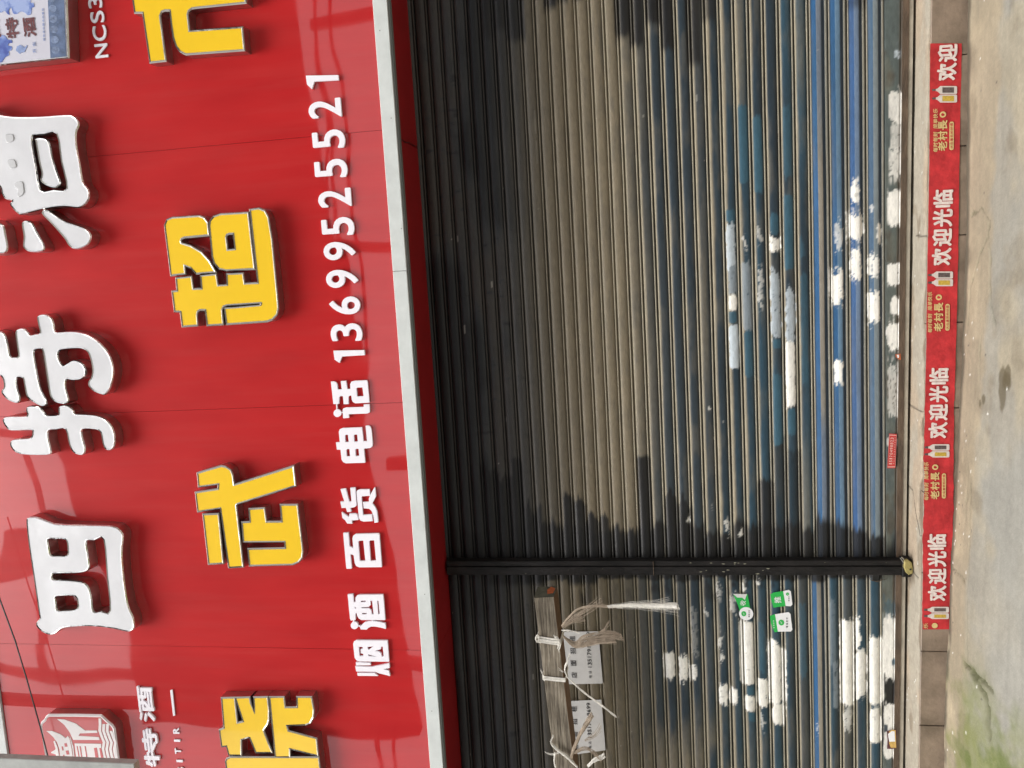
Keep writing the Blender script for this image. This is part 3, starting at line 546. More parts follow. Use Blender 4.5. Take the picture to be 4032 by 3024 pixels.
def shutter(name, label, x0, x1, bounds, wides, side):
    root = empty(name, ((x0 + x1) / 2, 0, 0.18)); tag(root, label, 'shutter')
    xs = np.arange(x0, x1 + 0.001, 0.006)
    for k, (a, b) in enumerate(zip(bounds[:-1], bounds[1:])):
        slat(root, xs, a, b, wides.get(k, 0) and 1, side, wides.get(k, k) if k in wides else k)
    # flat bottom bar
    zb = bounds[-1]
    X, Tt = np.meshgrid(xs, np.array([0, .03, .05, .1, .2, .3, .4, .5, .6, .7, .8, .88, .9, .93, .97, 1.0]))
    bot = np.asarray(step_top(X)) + 0.052; Z = zb - Tt * (zb - bot)
    dep = np.interp(Tt[:, 0], [0, .03, .06, .88, .9, .93, 1], [.004, -.003, -.004, -.004, -.001, -.007, -.007])
    Y = np.repeat(dep[:, None], X.shape[1], 1) + 0.003 * (fbm(X * 4, Z * 20, 150, 3) - 0.5)
    mid = fbm(X * 5, Z * 25, 151, 4); fine = fbm(X * 40, Z * 120, 152, 3)
    c = np.zeros(X.shape + (3,)) + np.array([0.085, 0.105, 0.10]); c = over(c, np.array([0.12, 0.125, 0.10]), sst(0.4, 0.7, mid) * 0.7); c = over(c, np.array([0.07, 0.05, 0.03]), 0.6 * sst(0.55, 0.75, fbm(X * 9, Z * 15, 153, 4)))
    c = over(c, np.array([0.09, 0.06, 0.035]), 0.8 * sst(0.72, 0.9, Tt + 0.2 * (mid - 0.5)))
    c *= (0.8 + 0.4 * fine)[..., None]; c = over(c, np.array([0.05, 0.04, 0.03]), sst(0.9, 0.93, Tt) * 0.5)
    for _ in (0,): c = over(c, STAIN_GAP_BLACK, 0.9 * (1 - sst(0.02, 0.14, np.abs(X - POST_X1) + 0.1 * (mid - 0.5))))
    c = over(c, STAIN_GAP_BLACK, 0.9 * sst(0.60, 0.66, fbm(X * 8 + 9, Z * 8, 154, 3)) * sst(-1.7, -2.0, X))
    gl = np.zeros(X.shape) + 0.3
    for i, (qx0, qx1, z0, z1, kc, op, rag) in enumerate(PATCHW):
        if z0 > zb + 0.02 or z1 < 0.1 or qx0 > x1 or qx1 < x0: continue
        m = brush(X, Z, (qx0, qx1, z0, z1), rag, 200 + i * 7) * op; c = over(c, PCOL[kc] * (0.9 + 0.15 * fine)[..., None], m)
    o = grid_mesh('bottom_bar', np.stack([X, Y, Z], -1), M['shutter'], root); set_paint(o.data, c, gl)
    # rusty foot rail and its pale lower lip
    mr, mp = MB(), MB(); N = 40
    for i in range(N):
        a, b = x0 + (x1 - x0) * i / N, x0 + (x1 - x0) * (i + 1) / N
        za, zc = float(step_top(a)), float(step_top(b)); j = 0.0012 * math.sin(i * 2.1)
        for mbq, y0, y1, lo, hi in ((mr, -0.013, 0.02, 0.030, 0.054), (mp, -0.010, 0.02, 0.012, 0.029)):
            mbq.add([(a, y0, za + lo), (b, y0, zc + lo), (b, y0, zc + hi), (a, y0, za + hi), (a, y1, za + lo), (b, y1, zc + lo), (b, y1, zc + hi), (a, y1, za + hi)], [(0,1,2,3), (3,2,6,7), (4,5,1,0), (7,6,5,4)])
    mr.build('foot_rail', M['rail'], root); mp.build('rail_lip', M['rail_pale'], root)
    return root
rb = [0.601 + 0.0633 * k for k in range(30, -1, -1)] + [0.521, 0.443, 0.366, 0.287]
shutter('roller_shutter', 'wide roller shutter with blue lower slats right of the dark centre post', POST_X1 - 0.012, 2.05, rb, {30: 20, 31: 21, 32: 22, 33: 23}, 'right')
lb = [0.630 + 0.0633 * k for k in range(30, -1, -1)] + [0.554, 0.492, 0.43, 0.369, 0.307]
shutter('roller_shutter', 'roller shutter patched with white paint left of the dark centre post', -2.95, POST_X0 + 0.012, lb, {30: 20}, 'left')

# ------------------------------------------------------------------ centre post, wall, ceiling of the shop front
post = empty('shutter_post', (-1.41, -0.03, 0.2)); tag(post, 'dark iron post between the two roller shutters', 'post')
MB().bbox((-1.445, -0.062, 0.205), (-1.4035, 0.03, 2.39), 0.003).build('post_half', M['post'], post)
MB().bbox((-1.4005, -0.058, 0.205), (-1.3755, 0.03, 2.39), 0.003).build('post_half', M['post'], post)
MB().bbox((-1.452, -0.066, 0.196), (-1.368, 0.03, 0.232), 0.003).build('foot_plate', M['post'], post)
MB().bbox((-1.4445, -0.0645, 1.36), (-1.376, -0.058, 1.363), 0.0005).build('weld_seam', M['rail'], post)
M['flake'] = mat('flaking_paint', (0.20, 0.19, 0.14), 0.8, var=0.5, scale=80)
rf = random.Random(5)
for i in range(22):
    cx = rf.choice((rf.uniform(-1.437, -1.410), rf.uniform(-1.394, -1.381))); cz = rf.gauss(1.02, 0.10) if i < 13 else rf.uniform(0.3, 2.2); r = rf.uniform(0.002, 0.008) * (1 if i < 13 else 0.5); yy = -0.0626 if cx < -1.4 else -0.0586
    pts = [(cx + r * rf.uniform(.3, 1) * math.cos(t) * 0.7, yy, cz + 1.7 * r * rf.uniform(.3, 1) * math.sin(t)) for t in [k * math.pi / 4.5 for k in range(9)]]
    mesh('paint_flake', pts, [tuple(range(9))], M['flake'], post)
# socket hole with a wire on the left shutter, beside the post
MB().bbox((-1.492, -0.012, 0.318), (-1.45, 0.0, 0.352), 0.002).build('bolt_hole', M['black'], post)
mb = MB(); mb.tube([(-1.47, -0.016, 0.375), (-1.485, -0.02, 0.355), (-1.492, -0.02, 0.33), (-1.484, -0.018, 0.31), (-1.478, -0.016, 0.285)], 0.0012, 5); mb.tube([(-1.476, -0.018, 0.37), (-1.49, -0.02, 0.34), (-1.48, -0.02, 0.3)], 0.001, 5)
mb.build('wire_twist', M['rail'], post)

bld = empty('shop_building', (0, 0.3, 0)); tag(bld, 'shop front wall behind the red signboard', 'building')
MB().box((-3.6, 0.06, 2.40), (3.6, 0.4, 9.0)).build('upper_wall', M['wall'], bld)
MB().box((-3.6, -0.14, 0.0), (-2.9, 0.4, 2.39)).build('wall_pier', M['wall'], bld)
MB().box((2.0, -0.14, 0.0), (3.6, 0.4, 2.39)).build('wall_pier', M['wall'], bld)
MB().box((-2.9, 0.1, 0.0), (2.0, 0.14, 2.40)).build('back_wall', M['black'], bld)

# ------------------------------------------------------------------ signboard
YS = -0.30
sign = empty('signboard', (-0.5, YS, 2.4)); tag(sign, 'big glossy red panelled signboard above the shutters', 'signboard')
seams = [-4.2, -2.95, -1.733, -0.5255, 0.705, 1.93, 3.15]
for a, b in zip(seams[:-1], seams[1:]):
    N = 6; g = 0.0007; xs_ = np.linspace(a + g, b - g, 9); zs_ = np.linspace(2.473, 4.812, 13)
    X, Z = np.meshgrid(xs_, zs_); bow = random.uniform(-0.0015, 0.0015)
    Y = YS + bow * (1 - ((X - (a + b) / 2) / ((b - a) / 2)) ** 2) + 0.0006 * np.sin(Z * 3 + a)
    o = grid_mesh('panel', np.stack([X, Y, Z], -1), M['red'], sign)
    MB().box((a + g, YS + 0.004, 2.473), (b - g, YS + 0.02, 4.812)).build('panel_back', M['red_flat'], sign)
for a, b in ((-4.2, -2.36), (-2.36, 0.078), (0.079, 2.5), (2.5, 3.15)):
    MB().bbox((a, YS - 0.012, 2.409), (b - 0.0008, YS + 0.03, 2.4745), 0.002).build('bottom_trim', M['trim'], sign)
    MB().box((a, YS - 0.004, 2.4005), (b, YS + 0.026, 2.4088)).build('trim_shadow_strip', M['trim_dark'], sign)  # dark strip standing in for the shade under the bottom trim
    MB().bbox((a, YS - 0.012, 4.815), (b - 0.0008, YS + 0.03, 4.89), 0.002).build('top_trim', M['trim'], sign)
for a, b in ((-4.2, -1.733), (-1.733, 0.66), (0.662, 3.15)):
    MB().box((a + 0.001, YS + 0.028, 2.4), (b - 0.001, 0.055, 2.412)).build('soffit_board', M['red_flat'], sign)
MB().box((-4.2, YS + 0.03, 4.80), (3.15, 0.05, 4.86)).build('top_cover', M['trim_dark'], sign)
for x, y in ((1495, 120), (1540, 465), (1612, 1150), (1672, 2340), (1700, 2800), (1580, 900)):
    a_, b_ = at(x, y, YS - 0.013); MB().tube([(a_, YS - 0.0135, b_), (a_, YS - 0.011, b_)], 0.0022, 7).build('rivet', M['trim_dark'], sign)
# ragged soffit joint
MB().tube([(0.661, YS + 0.03, 2.399), (0.655, -0.22, 2.3985), (0.668, -0.15, 2.3985), (0.664, -0.08, 2.3985), (0.67, 0.0, 2.3985)], 0.0016, 4).build('soffit_gap', M['black'], sign)

# ------------------------------------------------------------------ outlines -> raised letters
def smooth_loop(p, n=4):
    out = []; N = len(p)
    for i in range(N):
        a, b, c, d = (Vector(p[(i + j - 1) % N]) for j in range(4))
        for k in range(n):
            t = k / n
            out.append(tuple(0.5 * ((2 * b) + (c - a) * t + (2 * a - 5 * b + 4 * c - d) * t * t + (3 * b - a - 3 * c + d) * t ** 3)))
    return out
def area(p): return 0.5 * sum(p[i][0] * p[(i + 1) % len(p)][1] - p[(i + 1) % len(p)][0] * p[i][1] for i in range(len(p)))
def clean(p):
    q = [p[0]]
    for a in p[1:]:
        if math.hypot(a[0] - q[-1][0], a[1] - q[-1][1]) > 0.0004: q.append(a)
    return q
def miter(p, r):
    """offset loop by r to the left-hand outside of a counter-clockwise loop"""
    N = len(p); out = []
    for i in range(N):
        a, b, c = Vector(p[i - 1]), Vector(p[i]), Vector(p[(i + 1) % N])
        d1 = (b - a); d2 = (c - b)
        if d1.length < 1e-9 or d2.length < 1e-9: out.append(tuple(b)); continue
        d1.normalize(); d2.normalize()
        n1 = Vector((d1.y, -d1.x)); n2 = Vector((d2.y, -d2.x)); m = n1 + n2
        if m.length < 0.35: m = n1
        m.normalize(); k = max(0.5, m.dot(n1)); out.append(tuple(b + m * (r / k)))
    return out
def fill(loops, Y):
    """flat face (towards the street) from outer loop + holes, loops of (x, z)"""
    pts = [p for l in loops for p in l]
    tri = tessellate_polygon([[Vector((x, z, 0)) for x, z in l] for l in loops])
    v = [(x, Y, z) for x, z in pts]; f = []
    for a, b, c in tri:
        s = (pts[b][0] - pts[a][0]) * (pts[c][1] - pts[a][1]) - (pts[c][0] - pts[a][0]) * (pts[b][1] - pts[a][1])
        f.append((a, b, c) if s > 0 else (a, c, b))
    return v, f
def orient(loops):
    out = [l if area(l) > 0 else l[::-1] for l in loops[:1]]
    return out + [l if area(l) < 0 else l[::-1] for l in loops[1:]]
def strip(loop_a, ya, loop_b, yb):
    N = len(loop_a); v = [(x, ya, z) for x, z in loop_a] + [(x, yb, z) for x, z in loop_b]
    return v, [(i, (i + 1) % N, N + (i + 1) % N, N + i) for i in range(N)]
def survey(ox, oy, s, pts, Y): return clean([at(ox + a * s, oy + b * s, Y) for a, b in pts])
def solid(name, loops, y0, y1, m, parent=None, bev=0.0):
    """extruded plate: front at y0, back at y1"""
    loops = orient(loops); mb = MB()
    if bev:
        inner = [miter(l, -bev) for l in loops]
        mb.add(*fill(inner, y0))
        for a, b in zip(inner, loops): mb.add(*strip(a, y0, b, y0 + bev))
        y0b = y0 + bev
    else:
        mb.add(*fill(loops, y0)); y0b = y0
    for l in loops: mb.add(*strip(l, y0b, l, y1))
    return mb.build(name, m, parent)
def letter(name, label, group, shapes, src, yf, rim_out, rim, face_m, rim_m, side_m, smooth=0):
    """channel letter: each stroke has a face, a polished rim and sides down to the board"""
    ox, oy, s = src
    allp = [at(ox + a * s, oy + b * s, yf) for a, b in shapes[0][0]]
    cx = sum(p[0] for p in allp) / len(allp); cz = min(p[1] for p in allp)
    root = empty(name, (cx, YS, cz)); tag(root, label, 'letter', group)
    rmb, smb = MB(), MB()
    for k, sh in enumerate(shapes):
        loops = [survey(ox, oy, s, l, yf) for l in sh]
        if smooth: loops = [clean(smooth_loop(l, smooth)) for l in loops]
        loops = orient(loops)
        if rim_out: inner, outer = loops, [miter(l, rim) for l in loops]
        else: outer, inner = loops, [miter(l, -rim) for l in loops]
        dz = 0.0004 * k
        mesh('face', *fill(inner, yf + 0.001), face_m, root)
        for a, b in zip(inner, outer):
            mid = [((p[0] * 0.45 + q[0] * 0.55), (p[1] * 0.45 + q[1] * 0.55)) for p, q in zip(a, b)]
            rmb.add(*strip(a, yf + 0.001, mid, yf - 0.0018 - dz)); rmb.add(*strip(mid, yf - 0.0018 - dz, b, yf + (0.0022 if rim_out else 0.006) - dz))
            smb.add(*strip(b, yf + (0.0022 if rim_out else 0.006) - dz, b, YS - 0.0005))
    rmb.build('rim', rim_m, root); smb.build('side_wall', side_m, root)
    return root
YY = -0.36; s5 = 500 / 1659
GY = 'raised yellow letters of the shop name'
def yl(name, ch, where, shapes, src): return letter(name, 'raised yellow steel-edged character %s %s' % (ch, where), GY, shapes, src, YY, True, 0.0095, M['yellow'], M['rim_steel'], M['steel_side'])
half = [(110, 150), (215, 150), (310, 800), (490, 780), (420, 250), (415, 200), (440, 140), (490, 120), (570, 120), (580, 200), (590, 310), (615, 480), (650, 590), (700, 660), (770, 695), (1515, 640), (1490, 370), (800, 420), (775, 190), (790, 130), (840, 95), (900, 85), (1535, 20)]
mir = [(x - 0.14 * (2 * y + 160), -160 - y) for x, y in half[::-1]]
yl('yellow_character_shi', '市', 'cut off by the picture edge', [[half + mir]], (500, 0, s5))
yl('yellow_character_chao', '超', 'above the first digits of the phone number', [
    [[(105, 290), (130, 228), (190, 203), (540, 182), (600, 205), (640, 260), (655, 405), (345, 435), (300, 455), (287, 495), (300, 535), (430, 575), (560, 650), (660, 760), (735, 888), (510, 908), (440, 835), (335, 795), (345, 910), (185, 930)]],
    [[(690, 300), (695, 240), (740, 185), (820, 158), (1170, 138), (1250, 845), (900, 865), (810, 845), (752, 780), (727, 700)], [(880, 440), (895, 402), (930, 386), (1000, 382), (1025, 612), (900, 626)]],
    [[(1222, 97), (1320, 82), (1390, 112), (1432, 190), (1480, 480), (1548, 1200), (1562, 1370), (1545, 1450), (1490, 1508), (1420, 1533), (912, 1568), (888, 1382), (1020, 1375), (1350, 1345), (1366, 1322), (1364, 1296), (1350, 1290), (900, 1320), (850, 1340), (826, 1390), (830, 1450), (842, 1572), (660, 1583), (635, 1382), (545, 1382), (510, 1410), (500, 1460), (508, 1585), (335, 1598), (310, 1405), (235, 1402), (205, 1165), (270, 1157), (255, 990), (430, 975), (453, 1135), (590, 1130), (575, 960), (752, 942), (776, 1090), (922, 1080), (916, 937), (1103, 930), (1123, 1065), (1325, 1055)]]], (620, 800, s5))
yl('yellow_character_wu', '武', 'between 晓 and 超', [
    [[(102, 285), (400, 197), (455, 206), (510, 242), (535, 300), (555, 447), (1333, 203), (1357, 432), (600, 668), (580, 690), (672, 1488), (510, 1498), (400, 720), (105, 765), (78, 540), (372, 495), (378, 405), (117, 440)]],
    [[(177, 828), (352, 822), (412, 1443), (247, 1453)]],
    [[(777, 757), (953, 747), (978, 925), (1206, 923), (1187, 703), (1383, 702), (1452, 1290), (1443, 1370), (1398, 1428), (1328, 1458), (782, 1473), (762, 1280), (1250, 1268), (1240, 1160), (702, 1163), (682, 932), (790, 925)]]], (750, 1780, s5))
yl('yellow_character_xiao', '晓', 'at the lower left of the signboard', [
    [[(148, 532), (333, 527), (377, 943), (503, 913), (377, 527), (578, 522), (592, 605), (675, 790), (680, 640), (672, 522), (868, 517), (890, 700), (888, 870), (868, 940), (800, 1040), (832, 1130), (938, 1398), (702, 1398), (605, 1160), (575, 1147), (438, 1190), (440, 1440), (262, 1438), (222, 1290), (147, 1298), (112, 1050), (187, 1020)]],
    [[(932, 518), (1138, 517), (1160, 688), (1383, 684), (1377, 517), (1588, 517), (1622, 700), (1613, 830), (1568, 913), (1500, 943), (1180, 955), (1212, 1068), (1668, 1190), (1692, 1445), (1232, 1330), (1234, 1468), (1022, 1470)]],
    [[(212, 1560), (230, 1520), (280, 1500), (1705, 1502), (1810, 2400), (330, 2420)], [(480, 1760), (760, 1760), (820, 2200), (540, 2200)], [(1040, 1760), (1400, 1760), (1460, 2200), (1100, 2200)]]], (840, 2624, 500 / 2074))

M['silver_inner'] = mat('silver_stroke_gap', (0.56, 0.56, 0.57), 0.3, coat=0.4, bump=0.3, bscale=8)
YW = -0.368; s3 = 500 / 1382
GS = 'raised silver-white letters of the upper row'
def sl(name, ch, where, shapes, src): return letter(name, 'raised silver-white rounded character %s %s' % (ch, where), GS, shapes, src, YW, False, 0.0085, M['silver_face'], M['chrome'], M['steel_side'], 3)
jiu = sl('silver_character_jiu', '酒', 'in the upper row, nearest the picture box', [
    [[(-240, 60), (-60, 80), (0, 86), (140, 105), (420, 105), (700, 86), (790, 96), (848, 155), (855, 210), (827, 280), (830, 420), (865, 600), (900, 810), (958, 895), (970, 980), (930, 1060), (850, 1100), (700, 1087), (500, 1110), (250, 1170), (190, 1165), (115, 1085), (105, 1050), (125, 1022), (60, 1010), (20, 960), (0, 880), (-60, 860), (-200, 1000)],
     [(345, 345), (400, 312), (480, 306), (610, 302), (660, 600), (718, 885), (580, 900), (440, 903), (390, 640)]],
    [[(385, 390), (380, 350), (430, 335), (500, 350), (540, 410), (570, 560), (620, 720), (655, 820), (630, 870), (570, 885), (480, 850), (435, 800), (450, 730), (420, 600)]],
    [[(235, 1290), (250, 1247), (290, 1237), (350, 1270), (400, 1370), (470, 1490), (480, 1560), (420, 1585), (310, 1580), (252, 1530), (250, 1470), (255, 1410)]],
    [[(455, 1140), (490, 1117), (560, 1150), (700, 1240), (900, 1310), (970, 1360), (990, 1420), (960, 1500), (880, 1545), (800, 1550), (742, 1510), (700, 1440), (560, 1280), (462, 1180)]],
    [[(-80, 1250), (0, 1270), (40, 1300), (60, 1400), (85, 1530), (60, 1590), (0, 1605), (-90, 1590)]]], (0, 420, s3))
for pts in ([(55, 310), (100, 298), (145, 305), (152, 365), (110, 392), (72, 385)], [(82, 590), (125, 572), (165, 585), (182, 650), (150, 672), (108, 664)], [(160, 832), (240, 812), (262, 880), (262, 945), (212, 985), (188, 960), (195, 905), (165, 880)]):  # raised grey plates stand in for the pale reflecting gaps between strokes
    solid('stroke_gap', [clean(smooth_loop(survey(0, 420, s3, pts, YW), 3))], YW - 0.003, YW + 0.0025, M['silver_inner'], jiu, 0.003)
sl('silver_character_te', '特', 'in the middle of the upper row', [
    [[(25, 1210), (50, 1167), (130, 1157), (285, 1152), (278, 1090), (300, 1052), (370, 1046), (440, 1070), (485, 1130), (520, 1148), (615, 1145), (634, 1120), (632, 1070), (660, 1041), (740, 1046), (795, 1090), (818, 1130), (960, 1137), (1080, 1157), (1170, 1210), (1230, 1300), (1250, 1400), (1240, 1490), (1200, 1530), (1150, 1523), (1117, 1470), (1100, 1380), (1080, 1325), (1020, 1303), (895, 1306), (897, 1400), (925, 1500), (915, 1567), (870, 1585), (790, 1550), (747, 1460), (708, 1304), (615, 1306), (530, 1318), (522, 1400), (553, 1535), (538, 1578), (400, 1585), (230, 1575), (150, 1540), (108, 1480), (112, 1432), (160, 1407), (300, 1398), (338, 1378), (346, 1335), (328, 1312), (130, 1318), (70, 1288)]],
    [[(-120, 250), (0, 232), (55, 280), (80, 370), (108, 500), (150, 512), (195, 500), (180, 380), (166, 262), (178, 217), (240, 197), (290, 227), (330, 272), (380, 262), (430, 250), (415, 170), (402, 100), (408, 67), (450, 47), (510, 52), (560, 92), (585, 160), (602, 235), (700, 236), (830, 237), (960, 272), (1080, 352), (1180, 472), (1228, 600), (1234, 720), (1200, 850), (1150, 918), (1110, 925), (1020, 890), (962, 832), (957, 782), (988, 730), (1000, 640), (970, 505), (930, 445), (850, 422), (700, 432), (642, 452), (632, 520), (680, 602), (730, 582), (800, 547), (880, 572), (928, 640), (928, 710), (880, 758), (790, 770), (722, 762), (712, 850), (743, 960), (738, 1008), (690, 1028), (610, 1010), (552, 960), (530, 880), (500, 680), (462, 455), (430, 428), (370, 448), (372, 520), (400, 680), (440, 860), (503, 990), (498, 1038), (460, 1053), (380, 1020), (292, 950), (262, 830), (243, 745), (182, 745), (178, 830), (213, 950), (208, 998), (170, 1018), (80, 980), (22, 920), (13, 880), (40, 830), (20, 740), (-40, 700), (-150, 690), (-165, 480)]]], (0, 1220, s3))
sl('silver_character_si', '四', 'at the left end of the upper row', [
    [[(72, 170), (100, 117), (180, 112), (280, 142), (380, 182), (480, 202), (700, 212), (1000, 217), (1150, 227), (1230, 262), (1280, 322), (1290, 400), (1275, 550), (1290, 800), (1320, 1050), (1360, 1250), (1418, 1380), (1430, 1480), (1410, 1538), (1360, 1560), (1290, 1550), (1100, 1510), (850, 1490), (600, 1502), (500, 1532), (430, 1588), (350, 1595), (260, 1550), (202, 1490), (197, 1440), (235, 1388), (230, 1330), (160, 850), (100, 450)],
     [(345, 400), (440, 395), (540, 397), (575, 420), (588, 500), (580, 592), (480, 598), (378, 590), (358, 500)], [(438, 1130), (480, 1112), (640, 1107), (698, 1130), (714, 1200), (708, 1258), (640, 1280), (550, 1285), (462, 1283), (448, 1200)],
     [(828, 422), (930, 412), (1040, 405), (1080, 850), (1118, 1286), (1010, 1295), (915, 1298), (890, 1130), (860, 1010), (800, 942), (700, 917), (500, 903), (402, 893), (406, 842), (430, 827), (700, 822), (820, 802), (860, 762), (862, 700), (842, 560)]]], (80, 2000, 500 / 1595))

# ------------------------------------------------------------------ flat white lettering
YP = YS - 0.012; s25 = 250 / 1659
GW = 'white flat letters of the phone line'
def circ(cx, cy, r, n=20): return [(cx + r * math.cos(2 * math.pi * i / n), cy + r * math.sin(2 * math.pi * i / n)) for i in range(n)]
def wl(name, label, shapes, src):
    ox, oy, s = src; p = at(ox + shapes[0][0][0][0] * s, oy + shapes[0][0][0][1] * s, YP)
    root = empty(name, (p[0], YS, p[1])); tag(root, label, 'letter', GW)
    for k, sh in enumerate(shapes): solid('stroke', [survey(ox, oy, s, l, YP) for l in sh], YP + 0.0003 * k, YS - 0.0008, M['white_letter'], root)
wl('white_character_hua', 'flat white character 话 just left of the phone number', [
    [[(150, 215), (230, 212), (280, 235), (310, 280), (325, 425), (435, 420), (408, 205), (545, 195), (575, 412), (660, 408), (655, 280), (690, 215), (770, 195), (1085, 182), (1105, 210), (1158, 765), (790, 785), (730, 755), (695, 690), (685, 585), (640, 580), (600, 620), (610, 805), (485, 805), (465, 600), (400, 595), (365, 620), (360, 800), (215, 805)], [(815, 390), (845, 372), (975, 368), (1005, 600), (835, 607)]],
    [[(455, 960), (480, 915), (540, 895), (1010, 880), (1005, 815), (1155, 810), (1168, 990), (1150, 1030), (1105, 1050), (615, 1070), (622, 1165), (480, 1175), (470, 1160)]], [circ(318, 1042, 101)], [[(284, 810), (308, 810), (316, 945), (292, 945)]], [[(410, 1012), (460, 1012), (460, 1032), (410, 1032)]]], (1280, 1470, s25))
wl('white_character_dian', 'flat white character 电 between 货 and 话', [
    [[(225, 460), (250, 400), (320, 370), (825, 350), (865, 715), (965, 710), (925, 310), (1000, 303), (1050, 335), (1075, 400), (1110, 780), (1095, 850), (1040, 890), (880, 905), (915, 1275), (410, 1290), (340, 1260), (295, 1190), (270, 935), (175, 930), (150, 745), (250, 740)],
     [(380, 570), (400, 545), (465, 545), (485, 730), (392, 738)], [(615, 560), (640, 538), (705, 538), (722, 722), (625, 728)], [(415, 945), (440, 918), (500, 918), (522, 1105), (428, 1112)], [(650, 935), (680, 910), (740, 912), (762, 1095), (665, 1103)]]], (1300, 1630, s25))
wl('white_character_huo', 'flat white character 货 right of 百', [
    [[(135, 305), (270, 292), (360, 632), (425, 625), (390, 270), (520, 265), (550, 680), (545, 740), (510, 775), (390, 800), (420, 895), (310, 905), (275, 795), (165, 800), (130, 635), (235, 630)]],
    [[(165, 905), (360, 1040), (370, 945), (520, 942), (565, 970), (605, 1110), (425, 1125), (445, 1210), (310, 1205), (260, 1120), (185, 1060)]],
    [[(555, 370), (580, 335), (640, 315), (890, 310), (905, 480), (700, 495), (685, 515), (720, 980), (955, 970), (970, 1145), (740, 1155), (660, 1130), (615, 1060), (590, 760)]],
    [[(720, 645), (880, 640), (875, 560), (905, 470), (1020, 262), (1042, 275), (1060, 495), (965, 680), (1040, 770), (1090, 900), (1120, 1175), (1020, 1190), (995, 1000), (940, 870), (880, 820), (745, 810)]]], (1320, 1880, s25))
wl('white_character_bai', 'flat white character 百 right of 酒 in the phone line', [
    [[(140, 255), (275, 250), (305, 610), (405, 650), (380, 400), (400, 330), (460, 285), (1060, 268), (1085, 300), (1150, 1150), (560, 1155), (480, 1120), (440, 1040), (415, 840), (325, 805), (360, 1190), (235, 1195), (220, 1170)], [(530, 500), (555, 460), (665, 455), (720, 985), (572, 990)], [(815, 485), (840, 450), (950, 450), (1000, 980), (855, 985)]]], (1330, 2060, s25))
wl('white_character_jiu', 'flat white character 酒 second in the phone line', [
    [[(190, 205), (325, 195), (350, 405), (400, 405), (395, 290), (430, 235), (500, 212), (1105, 208), (1120, 230), (1172, 875), (550, 870), (480, 830), (440, 760), (425, 690), (390, 690), (395, 870), (275, 885), (250, 830)],
     [(535, 370), (660, 365), (668, 402), (540, 408)], [(550, 538), (740, 528), (785, 490), (780, 370), (830, 370), (870, 725), (820, 725), (800, 620), (740, 566), (550, 566)], [(565, 688), (690, 688), (695, 722), (570, 724)], [(960, 370), (995, 370), (1030, 715), (985, 720)], [(362, 540), (410, 540), (415, 570), (370, 572)]],
    [circ(368, 1015, 98)], [[(510, 1060), (560, 1000), (640, 930), (760, 905), (880, 900), (1000, 920), (1175, 960), (1190, 1110), (1050, 1070), (900, 1045), (800, 1045), (730, 1080), (690, 1125), (530, 1120)]], [[(325, 880), (355, 880), (358, 925), (330, 925)]], [[(820, 862), (838, 862), (842, 908), (826, 908)]], [[(455, 1020), (520, 1015), (520, 1050), (455, 1050)]]], (1340, 2310, s25))
wl('white_character_yan', 'flat white character 烟 leftmost of the phone line', [
    [[(200, 370), (220, 310), (290, 275), (1090, 280), (1100, 300), (1140, 835), (370, 825), (290, 800), (240, 730)], [(345, 440), (450, 450), (455, 500), (395, 510), (405, 610), (465, 630), (475, 685), (365, 690)], [(575, 450), (740, 430), (620, 520), (590, 510)], [(595, 640), (820, 705), (600, 690)], [(770, 550), (920, 510), (920, 440), (975, 440), (1000, 700), (945, 700), (920, 610), (880, 575)]],
    [[(270, 850), (650, 865), (660, 925), (280, 930)]], [[(255, 955), (700, 970), (1140, 880), (1155, 1000), (990, 1030), (1130, 1070), (1170, 1210), (880, 1140), (780, 1100), (280, 1090)]], [[(305, 1130), (760, 1130), (850, 1210), (320, 1205)]]], (1360, 2480, s25))

GLY = {}
def glyph(ch, bold):
    key = (ch, bold)
    if key not in GLY:
        c = bpy.data.curves.new('glyph', 'FONT'); c.body = ch; c.size = 1.0; c.offset = 0.0; c.resolution_u = 5; c.fill_mode = 'FRONT'
        o = bpy.data.objects.new('glyph', c); COL.objects.link(o)
        dg = bpy.context.evaluated_depsgraph_get(); me = bpy.data.meshes.new_from_object(o.evaluated_get(dg))
        v = np.zeros(len(me.vertices) * 3); me.vertices.foreach_get('co', v); v = v.reshape(-1, 3)
        f = [tuple(p.vertices) for p in me.polygons]
        lo, hi = v[:, :2].min(0), v[:, :2].max(0)
        edges = {}
        for q in f:
            for i in range(len(q)):
                e = (q[i], q[(i + 1) % len(q)]); k = (min(e), max(e))
                if k in edges: edges[k] = None
                else: edges[k] = e
        GLY[key] = ((v[:, :2] - lo) / (hi - lo), f, [e for e in edges.values() if e], (hi - lo))
        bpy.data.objects.remove(o); bpy.data.curves.remove(c); bpy.data.meshes.remove(me)
    return GLY[key]
